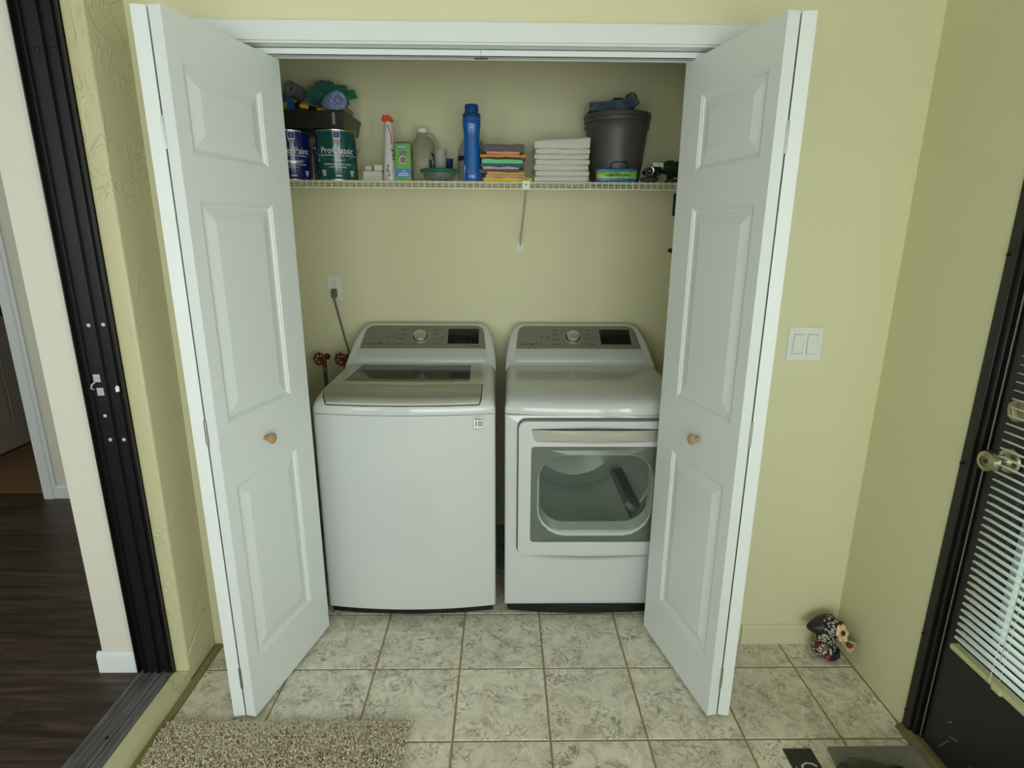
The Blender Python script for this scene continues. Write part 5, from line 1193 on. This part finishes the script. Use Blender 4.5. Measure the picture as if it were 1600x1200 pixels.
# ================================================================ FLOOR THINGS
# ---- mushroom / gnome ornament
gn = thing('garden_ornament', 'small patterned ceramic mushroom ornament with a cream flower in the corner', 'ornament', (1.205, 1.795, 0))
def flor():
    m = bpy.data.materials.new('dark_floral_print'); m.use_nodes = True; N = m.node_tree.nodes; L = m.node_tree.links; b = N['Principled BSDF']; b.inputs['Roughness'].default_value = .35
    t = N.new('ShaderNodeTexCoord'); v = N.new('ShaderNodeTexVoronoi'); v.inputs['Scale'].default_value = 105; L.new(t.outputs['Object'], v.inputs[0])
    r = N.new('ShaderNodeValToRGB'); r.color_ramp.interpolation = 'CONSTANT'; e = r.color_ramp.elements
    e[0].color = lin('b9b3a4'); e[0].position = 0; e[1].position = .46; e[1].color = lin('17151a'); L.new(v.outputs['Distance'], r.inputs[0])
    n = N.new('ShaderNodeTexNoise'); n.inputs['Scale'].default_value = 24; L.new(t.outputs['Object'], n.inputs[0])
    r2 = N.new('ShaderNodeValToRGB'); r2.color_ramp.interpolation = 'CONSTANT'; e = r2.color_ramp.elements; e[0].color = (0, 0, 0, 1); e[1].position = .60; e[1].color = (1, 1, 1, 1); L.new(n.outputs[0], r2.inputs[0])
    mx = N.new('ShaderNodeMixRGB'); L.new(r2.outputs[0], mx.inputs[0]); L.new(r.outputs[0], mx.inputs[1]); mx.inputs[2].default_value = lin('6a1a1c')
    L.new(mx.outputs[0], b.inputs['Base Color']); return m
m_flo = flor(); m_char = mat('charcoal_glaze', '1d1b1e', .4)
blob((0, 0, .040), .043, .040, .040, 2, .08, 1.5, flat=0).build('round_base', m_flo, gn, local=True, smooth=60)
MB().lathe([(.0, .0), (.022, .004), (.032, .02), (.028, .045), (.0, .055)], (0, 0, 0), 20).build('dark_foot', m_char, gn, local=True, loc=(.020, -.012, .002), smooth=50)
blob((-.002, .0, .098), .040, .036, .045, 6, .15, 2).build('body', m_flo, gn, local=True, smooth=60)
hat = MB(); R = []
for k, (d, r_) in enumerate(((-.01, .036), (.015, .038), (.038, .033), (.060, .022), (.076, .010), (.081, .002))):
    R.append([(-d*.93+.25*r_*cos(a), .006+r_*sin(a), .138-d*.12+r_*cos(a)*.95) for a in [2*pi*q/20 for q in range(20)]])
hat.loft(R); hat.build('pointed_cap', m_char, gn, local=True, smooth=60, label='dark pointed cap tipping left')
blob((.010, -.014, .143), .043, .040, .036, 9, .15, 2).build('hat_brim', m_flo, gn, local=True, smooth=60)
def flower(parent, c, R_, np_, m_p, m_c, nm, rot):
    f = MB()
    for k in range(np_):
        a = 2*pi*k/np_; cx_, cy_ = R_*.62*cos(a), R_*.62*sin(a)
        f.lathe([(R_*.40, -.002), (R_*.42, .0), (R_*.34, .003), (0, .0035)], (cx_, cy_, 0), 12)
    o = f.build(nm, m_p, parent, local=True, loc=c, rot=rot, smooth=50)
    g = MB(); g.lathe([(R_*.28, .002), (R_*.28, .006), (R_*.15, .009), (0, .009)], (0, 0, 0), 14); g.build('flower_centre', m_c, o, local=True, smooth=50)
    return o
flower(gn, (.018, -.058, .148), .031, 6, mat('cream_petal', 'f2e6c4', .5, var=.3, vscale=45, color2='d3a060'), mat('dark_centre', '20241e', .5), 'flower', (rad(62), rad(10), rad(20)))
flower(gn, (-.012, -.043, .035), .012, 5, mat('red_petal', '7a1f22', .5), mat('grey_centre', '9c9890', .5), 'red_flower', (rad(85), 0, rad(-10)))
bq = MB(); random.seed(8)
for k in range(46):
    a = random.uniform(-.9, .9); b = random.uniform(-.6, .6); d = Vector((cos(a)*.75, -.35+b*.4, sin(a)*.6-.35)).normalized()
    p0 = Vector((.026, -.036, .108)); bq.tube([p0, p0+d*.056], .0030, 5, taper=[.5, 1.2])
bq.build('straw_bouquet', mat('straw', 'c3b78a', .7, var=.4, vscale=80), gn, local=True, label='straw coloured bristle bouquet')
blob((.052, -.058, .098), .011, .010, .011, 4, .2, 3, 14, 10).build('red_flower', mat('red_petal', '7a1f22', .5), gn, local=True, smooth=60)

# ---- rug with pile
RX0, RX1, RY0, RY1 = XL+.026, -.300, .70, 1.498
rg = thing('shag_rug', 'beige and brown speckled shag rug in front of the left door', 'rug', ((RX0+RX1)/2, 1.1, 0))
bx('rug_backing', mat('rug_backing', '6b6048', .95), rg, RX0, RX1, RY0, RY1, .0, .007)
rng = np.random.default_rng(5)
nt = 62000
px = rng.uniform(RX0, RX1, nt); py = RY1-(RY1-RY0)*rng.random(nt)**1.7; 
h = rng.uniform(.009, .016, nt); az = rng.uniform(0, 2*np.pi, nt); ln = rng.uniform(.0, .009, nt); w = rng.uniform(.0015, .0024, nt)
V = np.zeros((nt, 7, 3)); 
for k in range(3):
    a = az+k*2*np.pi/3
    V[:, k, 0] = px+w*np.cos(a); V[:, k, 1] = py+w*np.sin(a); V[:, k, 2] = .006
    V[:, 3+k, 0] = px+ln*np.cos(az)*.5+1.1*w*np.cos(a); V[:, 3+k, 1] = py+ln*np.sin(az)*.5+1.1*w*np.sin(a); V[:, 3+k, 2] = .007+h*.7
V[:, 6, 0] = px+ln*np.cos(az); V[:, 6, 1] = py+ln*np.sin(az); V[:, 6, 2] = .007+h
V[:, :, 0] = np.clip(V[:, :, 0], RX0-.003, RX1+.006); V[:, :, 1] = np.minimum(V[:, :, 1], RY1+.006)
org = origin(rg); V[:, :, 0] -= org.x; V[:, :, 1] -= org.y
tri = []
for k in range(3):
    k2 = (k+1) % 3; tri += [[k, k2, 3+k2], [k, 3+k2, 3+k], [3+k, 3+k2, 6]]
tri = np.array(tri); F_ = (tri[None]+7*np.arange(nt)[:, None, None]).reshape(-1, 3)
me = bpy.data.meshes.new('rug_pile'); me.vertices.add(nt*7); me.vertices.foreach_set('co', V.reshape(-1))
nf = len(F_); me.loops.add(nf*3); me.loops.foreach_set('vertex_index', F_.reshape(-1)); me.polygons.add(nf); me.polygons.foreach_set('loop_start', np.arange(nf)*3); me.polygons.foreach_set('loop_total', np.full(nf, 3))
at = me.attributes.new('tuft', 'FLOAT', 'POINT'); at.data.foreach_set('value', np.repeat(rng.random(nt), 7)); me.update(); me.validate()
m_pile = bpy.data.materials.new('rug_pile'); m_pile.use_nodes = True; N = m_pile.node_tree.nodes; L = m_pile.node_tree.links; b = N['Principled BSDF']; b.inputs['Roughness'].default_value = .95; b.inputs['Specular IOR Level'].default_value = .1
a_ = N.new('ShaderNodeAttribute'); a_.attribute_name = 'tuft'; r = N.new('ShaderNodeValToRGB'); e = r.color_ramp.elements
e[0].position = 0; e[0].color = lin('5c4f38'); e[1].position = 1; e[1].color = lin('fbf7e6')
for p_, c_ in ((.18, 'a99a76'), (.4, 'd6caa8'), (.7, 'f0e8cd')): q = e.new(p_); q.color = lin(c_)
L.new(a_.outputs['Fac'], r.inputs[0]); L.new(r.outputs[0], b.inputs['Base Color'])
me.materials.append(m_pile)
po = bpy.data.objects.new('rug_pile', me); COL.objects.link(po); po.parent = rg; po['kind'] = 'stuff'

# ---- door mat, black card, shoe
dmt = thing('door_mat', 'flat grey door mat in front of the black exterior door', 'mat', (1.13, 1.1, 0))
MB().prism(rr(1.00, 1.283, .62, 1.402, .01, 3), 'z', 0.0, .006).build('mat_body', mat('grey_mat', '8b877e', .9, bump=.8, bscale=300, var=.15, vscale=30), dmt)
cd = thing('black_panel', 'flat black glossy card lettered G on the tiles left of the grey mat', 'card', (.907, 1.25, 0))
MB().box(-.044, .044, -.17, .148, 0, .004).build('card', mat('black_card', '0c0c0f', .2), cd, local=True, bevel=.001)
lettering('G', .062, mat('silver_print', 'b8b8bc', .3), cd, (-.004, .083, .0043), (0, 0, rad(-28)), shear=.3)
lettering('I', .022, mat('silver_print', 'b8b8bc', .3), cd, (-.034, .080, .0043), (0, 0, rad(-28)))
sh_ = thing('garden_clog', 'dark green rubber clog standing on the grey mat', 'shoe', (1.088, 1.258, .006))
rings = []
for z, k, t in ((0, .94, 0), (.004, 1.0, 0), (.02, 1.0, 0), (.024, .97, 0), (.045, .93, .006), (.062, .80, .016), (.072, .60, .028), (.076, .3, .04)):
    rg_ = []
    for q in range(32):
        a = 2*pi*q/32; wx = .052*(1+.10*sin(a)) ; ly = .135
        rg_.append((wx*cos(a)*k, ly*sin(a)*k+(t if sin(a) > 0 else t)-.0, z))
    rings.append(rg_)
MB().loft(rings).build('clog_upper', mat('dark_green_rubber', '16211e', .25, coat=.3), sh_, local=True, rot=(0, 0, rad(78)), smooth=50)
MB().tube([(.054*cos(2*pi*q/28), .137*sin(2*pi*q/28), .010) for q in range(28)], .006, 8, closed=True).build('sole_welt', mat('black_rubber', '0d1011', .4), sh_, local=True, rot=(0, 0, rad(78)), smooth=60)

S.cycles.max_bounces = 12; S.cycles.transparent_max_bounces = 16
